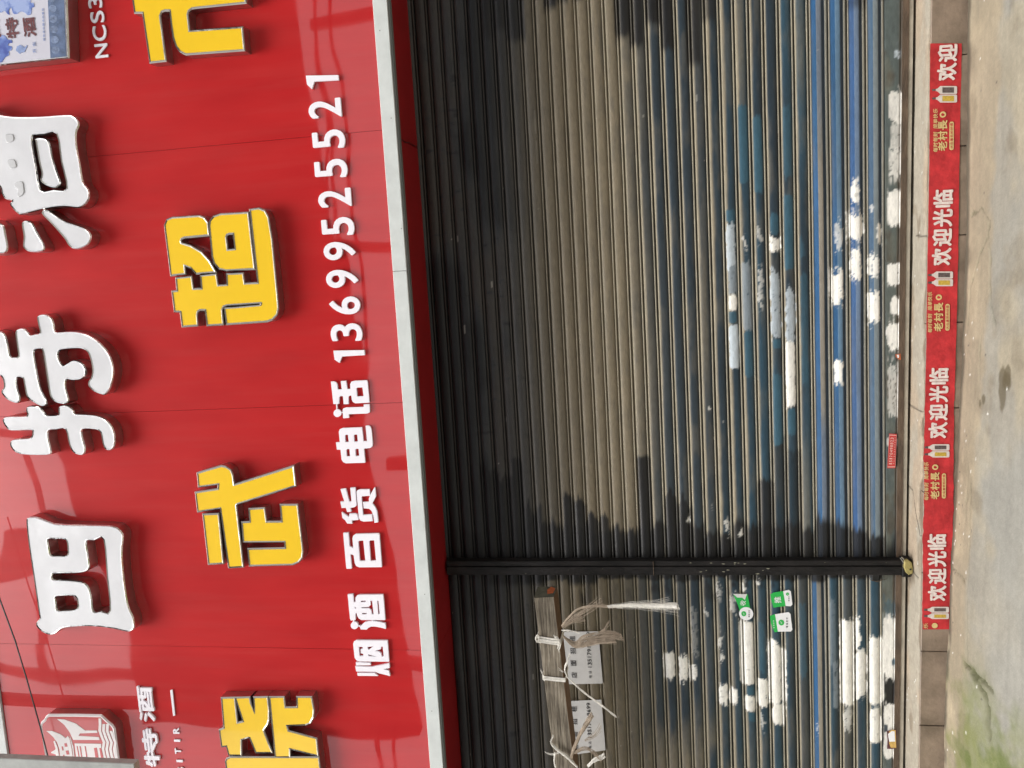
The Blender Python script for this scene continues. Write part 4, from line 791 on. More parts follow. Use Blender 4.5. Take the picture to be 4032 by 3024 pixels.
def put(mb, ch, cx, cz, w_, h_, y0, y1, bold=0.02, slant=0.0, rot=0.0, fy=None):
    """add glyph ch to mb, centred at (cx, cz), w x h metres, front y0 back y1"""
    v, f, ed, sz = glyph(ch, 0.0)
    if w_ is None: w_ = h_ * sz[0] / sz[1] + 2 * bold * h_
    n = len(v); rb_ = bold * min(w_ * 1.2, h_); cr, sr = math.cos(rot), math.sin(rot)
    w2, h2 = max(w_ - 2 * rb_, w_ * 0.5), h_ - 2 * rb_
    shifts = [(0, 0)] + ([(rb_ * math.cos(k * math.pi / 4), rb_ * math.sin(k * math.pi / 4)) for k in range(8)] if bold > 0 else [])
    for j, (dx, dz) in enumerate(shifts):
        px = (v[:, 0] - 0.5) * w2 + (v[:, 1] - 0.5) * h2 * slant + dx; pz = (v[:, 1] - 0.5) * h2 + dz
        X = cx + px * cr - pz * sr; Z = cz + px * sr + pz * cr; yj = y0 - 0.00004 * j
        V = [(X[i], yj, Z[i]) for i in range(n)]; F = []
        for q in f:
            a, b, c = q[0], q[1], q[2]; s = (X[b] - X[a]) * (Z[c] - Z[a]) - (X[c] - X[a]) * (Z[b] - Z[a]); F.append(q if s > 0 else q[::-1])
        if y1 is not None:
            V += [(X[i], y1, Z[i]) for i in range(n)]; F += [(a, b, b + n, a + n) for a, b in ed]
        mb.add(V, F)
    return mb

ORD = {1: 'first', 2: 'second', 3: 'third', 4: 'fourth', 5: 'fifth', 6: 'sixth', 7: 'seventh', 8: 'eighth', 9: 'ninth', 10: 'tenth', 11: 'eleventh'}
DIG = [('1', 848, 1055, 628, 712, 1), ('3', 827, 1042, 448, 578, 1), ('6', 818, 1030, 278, 398, 1), ('9', 797, 1015, 100, 222, 1), ('9', 781, 998, -90, 48, 1), ('5', 768, 990, 1415, 1545, 0), ('2', 745, 970, 1225, 1362, 0), ('5', 722, 945, 1035, 1168, 0), ('5', 708, 930, 845, 975, 0), ('2', 682, 905, 635, 782, 0), ('1', 668, 885, 490, 582, 0)]
for i, (d, x0, x1, y0, y1, row) in enumerate(DIG):
    ox, oy = 800, 1000 * row
    cx, cz = at(ox + (x0 + x1) / 2 * S1, oy + (y0 + y1) / 2 * S1, YP); hh = at(ox + x0 * S1, oy + (y0 + y1) / 2 * S1, YP)[1] - at(ox + x1 * S1, oy + (y0 + y1) / 2 * S1, YP)[1]
    hh -= 0.006; ww = {'1': 0.050}.get(d, 0.082)
    if d == '1': o = solid('white_digit', [survey(ox, oy, S1, [(x0 + 2, y0 + 4), (x1 - 3, y0), (x1, y0 + 33), (x0 + 58, y0 + 42), (x0 + 42, y1), (x0 + 10, y0 + 62)], YP)], YP, YS - 0.0008, M['white_letter'])
    else: o = put(MB(), d, cx, cz, ww, hh, YP, YS - 0.0008, 0.034).build('white_digit', M['white_letter'])
    tag(o, 'flat white digit %s, %s of the phone number from the left' % (d, ORD[i + 1]), 'digit', GW)
s3b = 300 / 1659
for ch, x, y, hgt in (('N', 545, 1103, 0.066), ('C', 505, 725, 0.07), ('S', 455, 365, 0.07), ('3', 408, 50, 0.07)):
    cx, cz = at(300 + x * s3b, y * s3b, YS - 0.006)
    o = put(MB(), ch, cx, cz, {'N': 0.062, 'C': 0.068, 'S': 0.052, '3': 0.05}[ch], hgt, YS - 0.006, YS - 0.0008, 0.018).build('white_letter', M['white_letter']); tag(o, 'small flat white %s under the blue and white picture box' % ch, 'letter', 'white code letters under the picture box')
s35 = 350 / 1659
for ch, x0, x1, y0, y1, b, nm in (('酒', 120, 575, 140, 800, .03, 'white_character_jiu'), ('特', 215, 665, 930, 1640, .035, 'white_character_te')):
    cx, cz = at(500 + (x0 + x1) / 2 * s35, 2674 + (y0 + y1) / 2 * s35, YP)
    o = put(MB(), ch, cx, cz, abs(at(600, 2674 + y0 * s35, YP)[0] - at(600, 2674 + y1 * s35, YP)[0]), 0.088, YP, YS - 0.0008, b).build(nm, M['white_letter']); tag(o, ('small white upright character, three dots at its left, below the red emblem tile' if ch == '酒' else 'small white character with a hooked stroke at the picture edge, below the red emblem'), 'letter', 'white letters below the emblem')
for k, (ch, x, y, wd) in enumerate((('R', 915, 965, .032), ('I', 935, 1150, .012), ('T', 950, 1345, .03), ('I', 980, 1530, .012), ('S', 1000, 1690, .026))):
    cx, cz = at(500 + x * s35, 2674 + y * s35, YS - 0.006)
    o = put(MB(), ch, cx, cz, wd, 0.035, YS - 0.006, YS - 0.0008, 0.045).build('white_letter', M['white_letter']); tag(o, 'tiny white letter %s, %s from the right in the line below the emblem characters' % (ch, ORD[k + 1]), 'letter', 'white letters below the emblem')
solid('white_dash', [survey(500, 2674, s35, [(805, 210), (845, 200), (897, 680), (860, 690)], YS - 0.006)], YS - 0.006, YS - 0.0008, M['white_letter']); tag(bpy.data.objects['white_dash'], 'thin white dash right of the tiny white letters', 'dash', 'white letters below the emblem')

# ------------------------------------------------------------------ emblem tile
src = (100, 2724, 400 / 2212); YE = -0.362
fo = [(310, 745), (330, 665), (400, 600), (430, 535), (490, 490), (1100, 490), (1650, 502), (1780, 622), (1900, 722), (1950, 800), (2050, 1560), (2160, 2300), (2040, 2440), (700, 2440), (560, 2300), (420, 1450)]
tile = letter('emblem_tile', 'red emblem tile with white pagoda and waves at upper left of sign', None, [[fo]], src, YE, False, 0.014, M['logo_red'], M['logo_white'], M['steel_side'])
tile['category'] = 'emblem'
def pr(parent, name, pts, y, m, src_=src, Y0=YE): return solid(name, [survey(*src_, pts, Y0)], y, Y0 + 0.0015, m, parent)
for nm, pts in (('pagoda_roof', [(690, 592), (850, 602), (1100, 692), (1230, 790), (1300, 842), (1560, 842), (1570, 893), (1190, 903), (1155, 958), (1600, 985), (1620, 1048), (1042, 1045), (965, 880), (850, 720)]),
                ('pagoda_roof', [(460, 852), (580, 852), (760, 922), (880, 1010), (920, 962), (960, 1012), (1010, 1240), (1040, 1500), (1040, 1800), (762, 1800), (760, 1480), (742, 1250), (692, 1100), (605, 980)]),
                ('pagoda_spire', [(612, 1080), (640, 1062), (700, 1200), (735, 1400), (735, 1800), (690, 1800), (690, 1450), (660, 1362), (562, 1332), (562, 1310), (640, 1266), (660, 1240)]),
                ('pagoda_roof', [(965, 960), (985, 1000), (1045, 1200), (1110, 1800), (1085, 1800), (1030, 1250)]),
                ('pagoda_body', [(1072, 1122), (1650, 1132), (1652, 1190), (1718, 1480), (1730, 1800), (1132, 1800), (1102, 1400)])):
    last = pr(tile, nm, pts, YE - 0.0008, M['logo_white'])
for pts in ([(850, 1122), (900, 1112), (920, 1190), (862, 1195)], [(880, 1282), (940, 1272), (960, 1360), (902, 1365)], [(912, 1452), (965, 1447), (985, 1530), (932, 1535)], [(790, 1192), (820, 1187), (835, 1270), (807, 1275)], [(826, 1372), (850, 1367), (860, 1445), (832, 1446)],
            [(1120, 1182), (1140, 1182), (1190, 1460), (1170, 1464)], [(1182, 1182), (1205, 1182), (1250, 1470), (1227, 1474)], [(1292, 1182), (1315, 1182), (1360, 1470), (1337, 1474)], [(1497, 1222), (1558, 1212), (1598, 1450), (1532, 1463)], [(1612, 1222), (1654, 1216), (1708, 1450), (1652, 1458)]):
    pr(last, 'pagoda_opening', pts, YE - 0.0016, M['logo_red'])
wave = [(580, 0), (700, 8), (850, 0), (1000, 52), (1100, 95), (1250, 68), (1400, 98), (1550, 150), (1700, 130), (1850, 160)]
for k in range(4):
    L_ = [(1592 + 82 * k + dx, yy) for yy, dx in wave if yy >= (580, 600, 700, 760)[k]]; R_ = [(a + 58, b) for a, b in L_]
    pr(tile, 'wave', L_ + R_[::-1], YE - 0.0008 - 0.0002 * k, M['logo_white'])

# ------------------------------------------------------------------ picture box: blue and white liquor label
def label_print():
    m = bpy.data.materials.new('blue_white_print'); m.use_nodes = True
    n = m.node_tree.nodes; l = m.node_tree.links; p = n['Principled BSDF']; p.inputs['Roughness'].default_value = 0.3; p.inputs['Coat Weight'].default_value = 0.3
    tc = n.new('ShaderNodeTexCoord'); nz = n.new('ShaderNodeTexNoise'); nz.inputs['Scale'].default_value = 15; nz.inputs['Detail'].default_value = 5; nz.inputs['Roughness'].default_value = 0.55
    l.new(tc.outputs['Object'], nz.inputs['Vector'])
    rp = n.new('ShaderNodeValToRGB'); e = rp.color_ramp.elements; e[0].position = 0.36; e[0].color = (0.065, 0.10, 0.36, 1); e[1].position = 0.58; e[1].color = (0.34, 0.42, 0.68, 1); e2 = e.new(0.47); e2.color = (0.13, 0.2, 0.5, 1)
    l.new(nz.outputs['Fac'], rp.inputs[0]); l.new(rp.outputs[0], p.inputs['Base Color']); return m
M['ink_blue'] = label_print()
M['ink_band'] = mat('blue_band_print', (0.10, 0.14, 0.24), 0.35, var=0.55, scale=22, coat=0.2)
M['ink_scroll'] = mat('scroll_print', (0.17, 0.22, 0.34), 0.35, var=0.5, scale=60, coat=0.2)
M['ink_red'] = mat('dark_red_print', (0.13, 0.03, 0.035), 0.4, var=0.5, scale=40)
M['ink_pale'] = mat('pale_blue_print', (0.22, 0.29, 0.5), 0.4, var=0.3, scale=40)
M['label_white'] = mat('label_white', (0.58, 0.57, 0.64), 0.35, var=0.03, scale=10, coat=0.2)
src = (0, 0, 300 / 1659); YB = -0.375
box = letter('picture_box', 'picture box with blue and white bottle label at the right end of the upper row', None, [[[(-900, 1560), (0, 1425), (1500, 1265), (1455, 0), (1420, -900), (-900, -900)]]], src, YB, False, 0.010, M['label_white'], M['chrome'], M['steel_side'])
box['category'] = 'picture box'
def pb(nm, pts, y, m, sm=0):
    L_ = survey(*src, pts, YB); L_ = clean(smooth_loop(L_, sm)) if sm else L_
    solid(nm, [L_], YB + y, YB + 0.0016, m, box)
pb('label_band', [(1042, 0), (1020, -860), (1375, -860), (1395, 0), (1440, 1225), (1100, 1262), (1075, 700)], -0.0006, M['ink_band'])
for i in range(12):
    yy = 1090 - 225 * i; xx = 1265 + (yy - 600) * 0.075
    pb('scroll_ornament', [(xx - 80 + 90 * math.cos(t) - 10, yy + 85 * math.sin(t)) for t in [j * math.pi / 5 for j in range(10)]], -0.0010, M['ink_scroll'], 0) if i < 8 else None
def ragged(cx, cy, rx, ry, seed, n=26):
    rnd = random.Random(seed); return [(cx + rx * math.cos(2 * math.pi * i / n) * (0.78 + 0.34 * rnd.random()), cy + ry * math.sin(2 * math.pi * i / n) * (0.78 + 0.34 * rnd.random())) for i in range(n)]
pb('ink_cloud', [(-400, -300), (640, -300), (660, 40), (730, 60), (745, 150), (690, 170), (680, 300), (600, 330), (560, 290), (480, 250), (410, 270), (380, 300), (300, 300), (270, 240), (240, 160), (190, 230), (210, 320), (160, 300), (110, 240), (60, 250), (0, 270), (-400, 250)], -0.0007, M['ink_blue'], 3)
pb('ink_cloud', [(-400, 700), (20, 760), (110, 780), (170, 860), (250, 870), (265, 930), (200, 940), (175, 990), (260, 1020), (250, 1090), (190, 1120), (200, 1200), (120, 1240), (60, 1320), (0, 1360), (-400, 1380)], -0.0007, M['ink_blue'], 3)
pb('ink_cloud', ragged(450, 1070, 100, 90, 4), -0.0007, M['ink_pale'], 3)
pb('ink_cloud', [(500, 1080), (560, 1010), (590, 980), (600, 1000), (560, 1080), (540, 1130), (490, 1140)], -0.0009, M['ink_pale'])
for ch, x0, x1, y0, y1, b in (('特', 115, 415, 370, 850, .03), ('酒', 495, 790, 365, 815, .035), ('四', -330, 25, 420, 830, .04)):
    cx, cz = at((x0 + x1) / 2 * src[2], (y0 + y1) / 2 * src[2], YB); mb = put(MB(), ch, cx, cz, (y1 - y0) * src[2] * 0.00108, (x1 - x0) * src[2] * 0.00122, YB - 0.001, None, b); mb.build('label_character', M['ink_red'], box)
mb = MB()
for i in range(9):
    cx, cz = at((935 + i * 4) * src[2], (210 + i * 81) * src[2], YB); put(mb, '四特酒中国名白瓷坊'[8 - i], cx, cz, 0.0115, 0.0115, YB - 0.001, None, .03)
mb.build('small_print', M['ink_pale'], box)
for ch, y in (('东', 960), ('方', 1110)):
    cx, cz = at(750 * src[2], y * src[2], YB); put(MB(), ch, cx, cz, 0.02, 0.02, YB - 0.001, None, .02).build('small_print', M['ink_pale'], box)

# ------------------------------------------------------------------ cable and bracket in front of the sign's left end
pts = [(-90, 2080), (0, 2361), (60, 2524), (102, 2663), (160, 2868), (196, 3007), (240, 3200)]
P3 = [(at(a, b, -0.40)[0], -0.40, at(a, b, -0.40)[1]) for a, b in pts]
MB().tube(P3, 0.0036, 6).build('power_cable', M['cable']); tag(bpy.data.objects['power_cable'], 'thin black cable slanting across the upper left of the sign', 'cable')
bx0, bz0 = at(527, 3008, -0.62)
br = empty('metal_bracket', (bx0 - 0.05, -0.62, bz0)); tag(br, 'grey aluminium frame at the far left edge in front of the emblem', 'bracket')
MB().bbox((bx0 - 0.06, -0.62, bz0), (bx0, -0.58, bz0 + 1.9), 0.003).build('upright', M['alu'], br)
MB().bbox((bx0 - 0.055, -0.58, bz0 + 1.5), (bx0 - 0.015, YS, bz0 + 1.54), 0.002).build('arm', M['alu'], br)

# ------------------------------------------------------------------ padlock
px, pz = at(3577, 2236, -0.075)
pl = empty('padlock', (px, -0.075, pz)); tag(pl, 'worn brass padlock hanging at the foot of the dark post', 'padlock')
loop = survey(3332, 1800, S7, [(545, 965), (575, 958), (612, 985), (622, 1040), (618, 1085), (582, 1098), (560, 1080), (540, 1030)], -0.085)
solid('lock_body', [loop], -0.088, -0.066, M['brass'], pl, 0.0015)
a = [at(3332 + q[0] * S7, 1800 + q[1] * S7, -0.078) for q in ((545, 1000), (520, 965), (505, 942), (515, 935), (532, 950), (552, 972))]
MB().tube([(x, -0.077, z) for x, z in a], 0.0032, 6).build('shackle', M['chrome'], pl)
c_ = at(3332 + 600 * S7, 1800 + 1048 * S7, -0.089); MB().tube([(c_[0], -0.0895, c_[1]), (c_[0], -0.087, c_[1])], 0.004, 8).build('keyhole', M['black'], pl)

# ------------------------------------------------------------------ timber and its string ties
YT0, YT1 = -0.29, -0.155
A = at(1700 + 668 * S1, 2024 + 548 * S1, YT0); B = at(1700 + 803 * S1, 2024 + 1640 * S1, YT0); Cc = at(1700 + 800 * S1, 2024 + 548 * S1, YT0)
ax = (Vector((B[0] - A[0], B[1] - A[1]))).normalized(); hgt = A[1] - Cc[1]; Lb = 1.3
tim = empty('timber_beam', (A[0], YT0, A[1])); tag(tim, 'weathered grey timber beam hung with frayed string ties before the left shutter', 'timber')
nrm = Vector((ax.y, -ax.x)); nrm = nrm if nrm.y < 0 else -nrm
def tp(s, h, y): q = Vector(A) + ax * s + nrm * (h * hgt); return (q.x, y, q.y)
mb, ub, tb = MB(), MB(), MB(); N = 26
for i in range(N):
    s0, s1 = Lb * i / N, Lb * (i + 1) / N
    j = lambda k, s: 0.0005 * (noise(np.array([s * 9.0]), np.array([k * 3.1]), 55)[0] - 0.5) * 2
    def q(s, k):
        h, y = [(0.03, YT0), (0.97, YT0), (1.0, YT0 + 0.004), (1.0, YT1), (0.0, YT1), (0.0, YT0 + 0.004)][k]; return tp(s, h + 3 * j(k, s), y + j(k + 7, s))
    for (k0, k1, m_) in ((0, 1, mb), (1, 2, ub), (2, 3, ub), (3, 4, mb), (4, 5, mb), (5, 0, mb)):
        m_.add([q(s0, k0), q(s0, k1), q(s1, k1), q(s1, k0)], [(0, 3, 2, 1)])
mb.build('beam_faces', M['wood'], tim); ub.build('beam_underside', M['wood_under'], tim)
mesh('beam_end', [tp(-0.001, 0, YT0 + 0.004), tp(-0.001, .03, YT0), tp(-0.001, .97, YT0), tp(-0.001, 1, YT0 + 0.004), tp(-0.001, 1, YT1), tp(-0.001, 0, YT1)], [(0, 1, 2, 3, 4, 5)], M['wood_end'], tim)
mesh('paint_daub', [tp(-0.0025, .55, -0.20), tp(-0.0025, .62, -0.255), tp(-0.0025, .9, -0.25), tp(-0.0025, .95, -0.19), tp(-0.0025, .7, -0.165)], [(0, 1, 2, 3, 4)], M['orange'], tim)

def rp(*pts, Y=-0.305): return [(at(1700 + a * S1, 2024 + b * S1, Y)[0], Y + (r[0] if r else 0), at(1700 + a * S1, 2024 + b * S1, Y)[1]) for a, b, *r in pts]
def spl(P, n=6):
    P = [Vector(p) for p in P]; out = []
    for i in range(len(P) - 1):
        a, b, c, d = P[max(i - 1, 0)], P[i], P[i + 1], P[min(i + 2, len(P) - 1)]
        for k in range(n):
            t = k / n; out.append(0.5 * ((2 * b) + (c - a) * t + (2 * a - 5 * b + 4 * c - d) * t * t + (3 * b - a - 3 * c + d) * t ** 3))
    return out + [P[-1]]
def fray(mb, P, n, spread, r, seed, grow=1.0):
    """bundle of loose fibres along path P, spreading by 'spread' towards its end"""
    rnd = random.Random(seed); P = spl(P, 5); N = len(P)
    for k in range(n):
        th = rnd.uniform(0, 6.28); rr = rnd.random() ** 0.5; a, b = math.cos(th) * rr, math.sin(th) * rr; cut = int(N * rnd.uniform(0.6, 1.0)) if rnd.random() < 0.5 else N
        w1, w2 = rnd.uniform(0, 6), rnd.uniform(0, 6)
        pts = []
        for i, p in enumerate(P[:max(cut, 4)]):
            t = i / (N - 1); s_ = spread[0] + (spread[1] - spread[0]) * t ** grow
            pts.append(p + Vector((a * s_ + 0.0016 * math.sin(t * 9 + w1) + 0.0012 * math.sin(t * 23 + w2), b * s_ * 0.6, a * s_ * 0.4 + 0.0016 * math.sin(t * 11 + w2) + 0.001 * math.sin(t * 27 + w1))))
        mb.tube(pts, r * rnd.uniform(0.7, 1.3), 4, False)
def band(mb, s_, tilt, wdt, seed, off=0.0035, n=9):
    """string wound round the beam at distance s_ from its end"""
    rnd = random.Random(seed)
    for k in range(n):
        o_ = (k / (n - 1) - 0.5) * wdt + rnd.uniform(-.002, .002)
        R_ = [(-0.06, YT0), (0.5, YT0 - 0.002), (1.05, YT0), (1.07, YT0 + 0.06), (1.05, YT1), (0.5, YT1 + 0.003), (-0.07, YT1), (-0.08, -0.22)]
        pts = [Vector(tp(s_ + o_ + tilt * (h - 0.5), h, y - (off if y <= YT0 + 0.001 else 0))) for h, y in R_]
        mb.tube(pts + [pts[0]], rnd.uniform(0.0012, 0.002), 5, False)
GR = 'string ties on the timber beam'
def s_at(a, b): p = at(1700 + a * S1, 2024 + b * S1, YT0); return (Vector(p) - Vector(A)).dot(ax)
# tie 1 with its long thick tassel
t1 = empty('string_tie', rp((860, 740))[0]); tag(t1, 'long pale rope tassel dangling nearest the end of the timber', 'string', GR)
mb = MB(); fray(mb, rp((850, 735), (890, 680), (960, 620), (1060, 600), (1180, 605), (1280, 597)), 26, (0.003, 0.005), 0.0011, 1); fray(mb, rp((850, 735), (900, 700), (1000, 640), (1110, 560)), 26, (0.004, 0.022), 0.0005, 2)
fray(mb, rp((860, 740), (920, 700), (1000, 690)), 22, (0.004, 0.02), 0.0005, 3); mb.build('frayed_cord', M['rope_old'], t1)
mb = MB(); P = spl(rp((1180, 606), (1280, 597), (1380, 597), (1480, 600), (1600, 600)), 6); mb.tube(P, [0.003 + 0.008 * (i / (len(P) - 1)) for i in range(len(P))], 10); fray(mb, rp((1150, 606), (1300, 597), (1450, 600), (1612, 600)), 120, (0.004, 0.016), 0.0008, 4); fray(mb, rp((1150, 606), (1300, 590), (1450, 585), (1560, 570)), 14, (0.006, 0.028), 0.0004, 40); fray(mb, rp((1200, 606), (1350, 606), (1500, 620), (1600, 630)), 14, (0.006, 0.026), 0.0004, 41); mb.build('rope_end', M['rope'], t1)
# tie 2: white binding with brown tape
t2 = empty('string_tie', rp((760, 830))[0]); tag(t2, 'white string binding with brown frayed tape over the right notice', 'string', GR)
mb = MB(); band(mb, s_at(760, 825), 0.02, 0.028, 5, n=12); fray(mb, rp((700, 810), (690, 790), (680, 825), (710, 838)), 12, (0.003, 0.006), 0.001, 6); fray(mb, rp((800, 800), (835, 830), (820, 880)), 16, (0.008, 0.016), 0.0011, 7); fray(mb, rp((850, 760), (900, 762), (965, 775)), 8, (0.002, 0.003), 0.0009, 8); mb.build('binding', M['rope'], t2)
mb = MB()
for k, (P, wd, sd_) in enumerate(((rp((860, 800), (900, 835), (950, 850), (1000, 815), (1080, 795), (1180, 790), (1250, 812)), (0.010, 0.022), 9), (rp((870, 810), (930, 860), (1010, 850), (1100, 830), (1200, 825)), (0.009, 0.016), 10), (rp((1080, 790), (1130, 750), (1165, 705)), (0.002, 0.01), 11))): fray(mb, P, 60 if k < 2 else 9, wd, 0.0009 if k < 2 else 0.0006, sd_)
mb.build('tape_tail', M['rope_old'], t2)
# tie 3: thin string with diagonal tail
t3 = empty('string_tie', rp((800, 1080))[0]); tag(t3, 'thin string tie with a stiff diagonal tail between the two notices', 'string', GR)
mb = MB(); band(mb, s_at(810, 1075), 0.015, 0.018, 12, n=8); fray(mb, rp((900, 1080), (1000, 1170), (1110, 1250), (1205, 1325)), 14, (0.002, 0.005), 0.0012, 13); fray(mb, rp((735, 1090), (730, 1060), (710, 1020)), 8, (0.002, 0.009), 0.0008, 14); fray(mb, rp((890, 1075), (870, 1020), (890, 950), (905, 915)), 10, (0.002, 0.007), 0.001, 15); fray(mb, rp((860, 1030), (830, 1015)), 6, (0.002, 0.012), 0.0007, 16)
mb.build('string', M['rope'], t3)
# tie 4: thick knotted end at the left
t4 = empty('string_tie', rp((850, 1580))[0]); tag(t4, 'thick white knotted string at the left end of the timber', 'string', GR)
mb = MB(); fray(mb, rp((780, 1500), (830, 1545), (890, 1590), (950, 1650)), 60, (0.010, 0.013), 0.0011, 17); fray(mb, rp((790, 1520), (780, 1480), (795, 1445)), 8, (0.003, 0.006), 0.0009, 18); fray(mb, rp((805, 1560), (800, 1610), (808, 1660)), 10, (0.003, 0.006), 0.0012, 19); fray(mb, rp((1020, 1650), (1060, 1610), (1110, 1590), (1130, 1575)), 30, (0.006, 0.014), 0.0012, 20); fray(mb, rp((740, 1555), (780, 1570), (830, 1560)), 6, (0.004, 0.006), 0.0006, 22)
mb.build('knot', M['rope'], t4)
mb = MB(); fray(mb, rp((910, 1600), (930, 1530), (980, 1420), (1030, 1340), (1050, 1310)), 46, (0.006, 0.014), 0.0013, 21); fray(mb, rp((930, 1560), (1000, 1530), (1060, 1560), (1100, 1600)), 24, (0.006, 0.022), 0.0007, 23); fray(mb, rp((1000, 1480), (1060, 1450), (1110, 1390)), 14, (0.006, 0.02), 0.0005, 24); mb.build('tape_tail', M['rope_old'], t4)

# ------------------------------------------------------------------ notices and stickers on the shutters
YN = -0.0135
def sheet(root, name, corners, m, Y=YN, nx=10, nz=8, amp=0.002, seed=0):
    a, b, c, d = [np.array(p) for p in corners]   # TL TR BR BL in (x, z)
    u, v = np.meshgrid(np.linspace(0, 1, nx), np.linspace(0, 1, nz))
    Pz = (a[None, None] * ((1-u)*(1-v))[..., None] + b[None, None] * (u*(1-v))[..., None] + c[None, None] * (u*v)[..., None] + d[None, None] * ((1-u)*v)[..., None])
    Y_ = Y - amp * fbm(u * 3 + seed, v * 3, 160 + seed, 3)
    o = grid_mesh(name, np.stack([Pz[..., 0], Y_, Pz[..., 1]], -1), m, root); return o
def notice(lab, corners, lines, seed):
    root = empty('paper_notice', (corners[3][0], YN, corners[3][1])); tag(root, lab, 'notice', 'to-let notices on the left shutter')
    sheet(root, 'paper', corners, M['paper'], seed=seed)
    a = Vector(corners[0]); ux = (Vector(corners[1]) - a); uz = (Vector(corners[3]) - a)
    rot = math.atan2(ux.y, ux.x)
    for txt, v0, u0, u1, h, b in lines:
        mb = MB(); n = len(txt)
        for i, ch in enumerate(txt):
            if ch == ' ': continue
            p = a + ux * (u0 + (u1 - u0) * (i + 0.5) / n) + uz * v0
            put(mb, ch, p.x, p.y, None if ch == '1' else min((u1 - u0) / n * ux.length * 0.82, h * 1.1), h, YN - 0.0032, None, b, rot=rot)
        mb.build('printed_line', M['ink'], root)
PT = lambda x, y: at(1700 + x * S1, 2024 + y * S1, YN)
notice('white to-let notice under the timber, nearer the dark post', [PT(862, 1112), PT(845, 770), PT(1088, 765), PT(1118, 1106)][0:1] + [PT(845, 770), PT(1088, 765), PT(1118, 1106)], [('店面招租', .28, .06, .98, .028, .012), ('电话', .69, .1, .26, .014, .01), ('13517918699', .69, .29, .99, .02, .025)], 1)
notice('white to-let notice under the timber, at the picture edge', [PT(900, 1575), PT(885, 1222), PT(1108, 1212), PT(1135, 1542)], [('店面招租', .18, .02, .96, .028, .012), ('电话', .58, .06, .22, .014, .01), ('13517918699', .58, .25, .92, .02, .025)], 2)

def rnd_rect(x0, x1, z0, z1, r, n=5):
    P = []
    for cx, cz, a0 in ((x1 - r, z1 - r, 0), (x0 + r, z1 - r, 90), (x0 + r, z0 + r, 180), (x1 - r, z0 + r, 270)):
        for k in range(n + 1): P.append((cx + r * math.cos(R(a0 + 90 * k / n)), cz + r * math.sin(R(a0 + 90 * k / n))))
    return P
def plate(root, name, loops, y, m): return mesh(name, *fill(orient(loops), y), m, root)
def shp(pts, Y=YN): return [at(2500 + a * S1, 2024 + b * S1, Y) for a, b in pts]
def tick(root, c, r, y, m=None):
    em = plate(root, 'check_emblem', [[(c[0] + 1.12 * r * math.cos(t), c[1] + r * math.sin(t)) for t in [k * math.pi / 10 for k in range(20)]]], y, M['green'])
    k = r * 0.9; plate(em, 'check_mark', [[(c[0] - .55 * k, c[1] + .15 * k), (c[0] - .2 * k, c[1] - .4 * k), (c[0] + .6 * k, c[1] + .45 * k), (c[0] + .45 * k, c[1] + .52 * k), (c[0] - .18 * k, c[1] - .12 * k), (c[0] - .45 * k, c[1] + .25 * k)]], y - 0.0004, M['white_print'])
def txt(root, s_, pts, h, y, m, bold=.02, rot=0.0, w_=None):
    mb = MB()
    for ch, (a, b) in zip(s_, pts): p = at(2500 + a * S1, 2024 + b * S1, YN); put(mb, ch, p[0], p[1], w_ or h, h, y, None, bold, rot=rot)
    mb.build('printed_text', m, root)
GST = 'green and white payment stickers'
c = shp([(700, 610)])[0]; st = empty('payment_sticker', (c[0], YN, c[1])); tag(st, 'green payment sticker with a round white end, over a white paint strip', 'sticker', GST)
plate(st, 'green_flag', [shp([(642, 522), (735, 522), (752, 610), (745, 640), (690, 655), (675, 600)])], YN - 0.001, M['green'])
plate(st, 'torn_patch', [shp([(640, 520), (732, 522), (718, 560), (700, 545), (668, 545)])], YN - 0.0016, M['paper'])
cc = shp([(726, 650)])[0]; rr = abs(shp([(680, 650)])[0][1] - shp([(773, 650)])[0][1]) / 2
plate(st, 'white_disc', [[(cc[0] + rr * math.cos(t), cc[1] + rr * math.sin(t)) for t in [k * math.pi / 14 for k in range(28)]]], YN - 0.002, M['white_print'])
tick(st, shp([(711, 650)])[0], 0.0115, YN - 0.0026); txt(st, '微信支付', [(745, 668), (745, 656), (745, 644), (745, 632)], 0.007, YN - 0.0026, M['ink']); txt(st, '收', [(705, 580)], 0.026, YN - 0.0018, M['white_print'], .01, -0.2)
c = shp([(955, 555)])[0]; st = empty('payment_sticker', (c[0], YN, c[1])); tag(st, 'square sticker, mostly green, nearest the dark post', 'sticker', GST)
plate(st, 'green_half', [shp([(885, 525), (905, 512), (968, 503), (985, 600), (905, 611), (892, 570)])], YN - 0.001, M['green']); plate(st, 'white_half', [shp([(968, 503), (1005, 495), (1018, 505), (1029, 590), (1018, 602), (985, 600)])], YN - 0.001, M['white_print'])
txt(st, '推', [(932, 560)], 0.032, YN - 0.0018, M['white_print'], .01, .05); tick(st, shp([(996, 522)])[0], 0.007, YN - 0.0018); txt(st, '微信支', [(1005, 565), (1005, 553), (1005, 541)], 0.006, YN - 0.0018, M['ink'])
c = shp([(955, 705)])[0]; st = empty('payment_sticker', (c[0], YN, c[1])); tag(st, 'square sticker, mostly white, below the green one', 'sticker', GST)
plate(st, 'green_half', [shp([(882, 665), (915, 654), (934, 768), (912, 772), (888, 715)])], YN - 0.001, M['green']); plate(st, 'white_half', [shp([(915, 654), (1003, 640), (1016, 652), (1028, 755), (1018, 767), (934, 768)])], YN - 0.001, M['white_print'])
tick(st, shp([(956, 708)])[0], 0.013, YN - 0.0018); txt(st, '微信支付', [(993, 735), (993, 717), (993, 699), (993, 681)], 0.009, YN - 0.0018, M['ink']); txt(st, '推荐使用', [(908, 740), (907, 726), (906, 712), (905, 698)], 0.006, YN - 0.0018, M['white_print'])

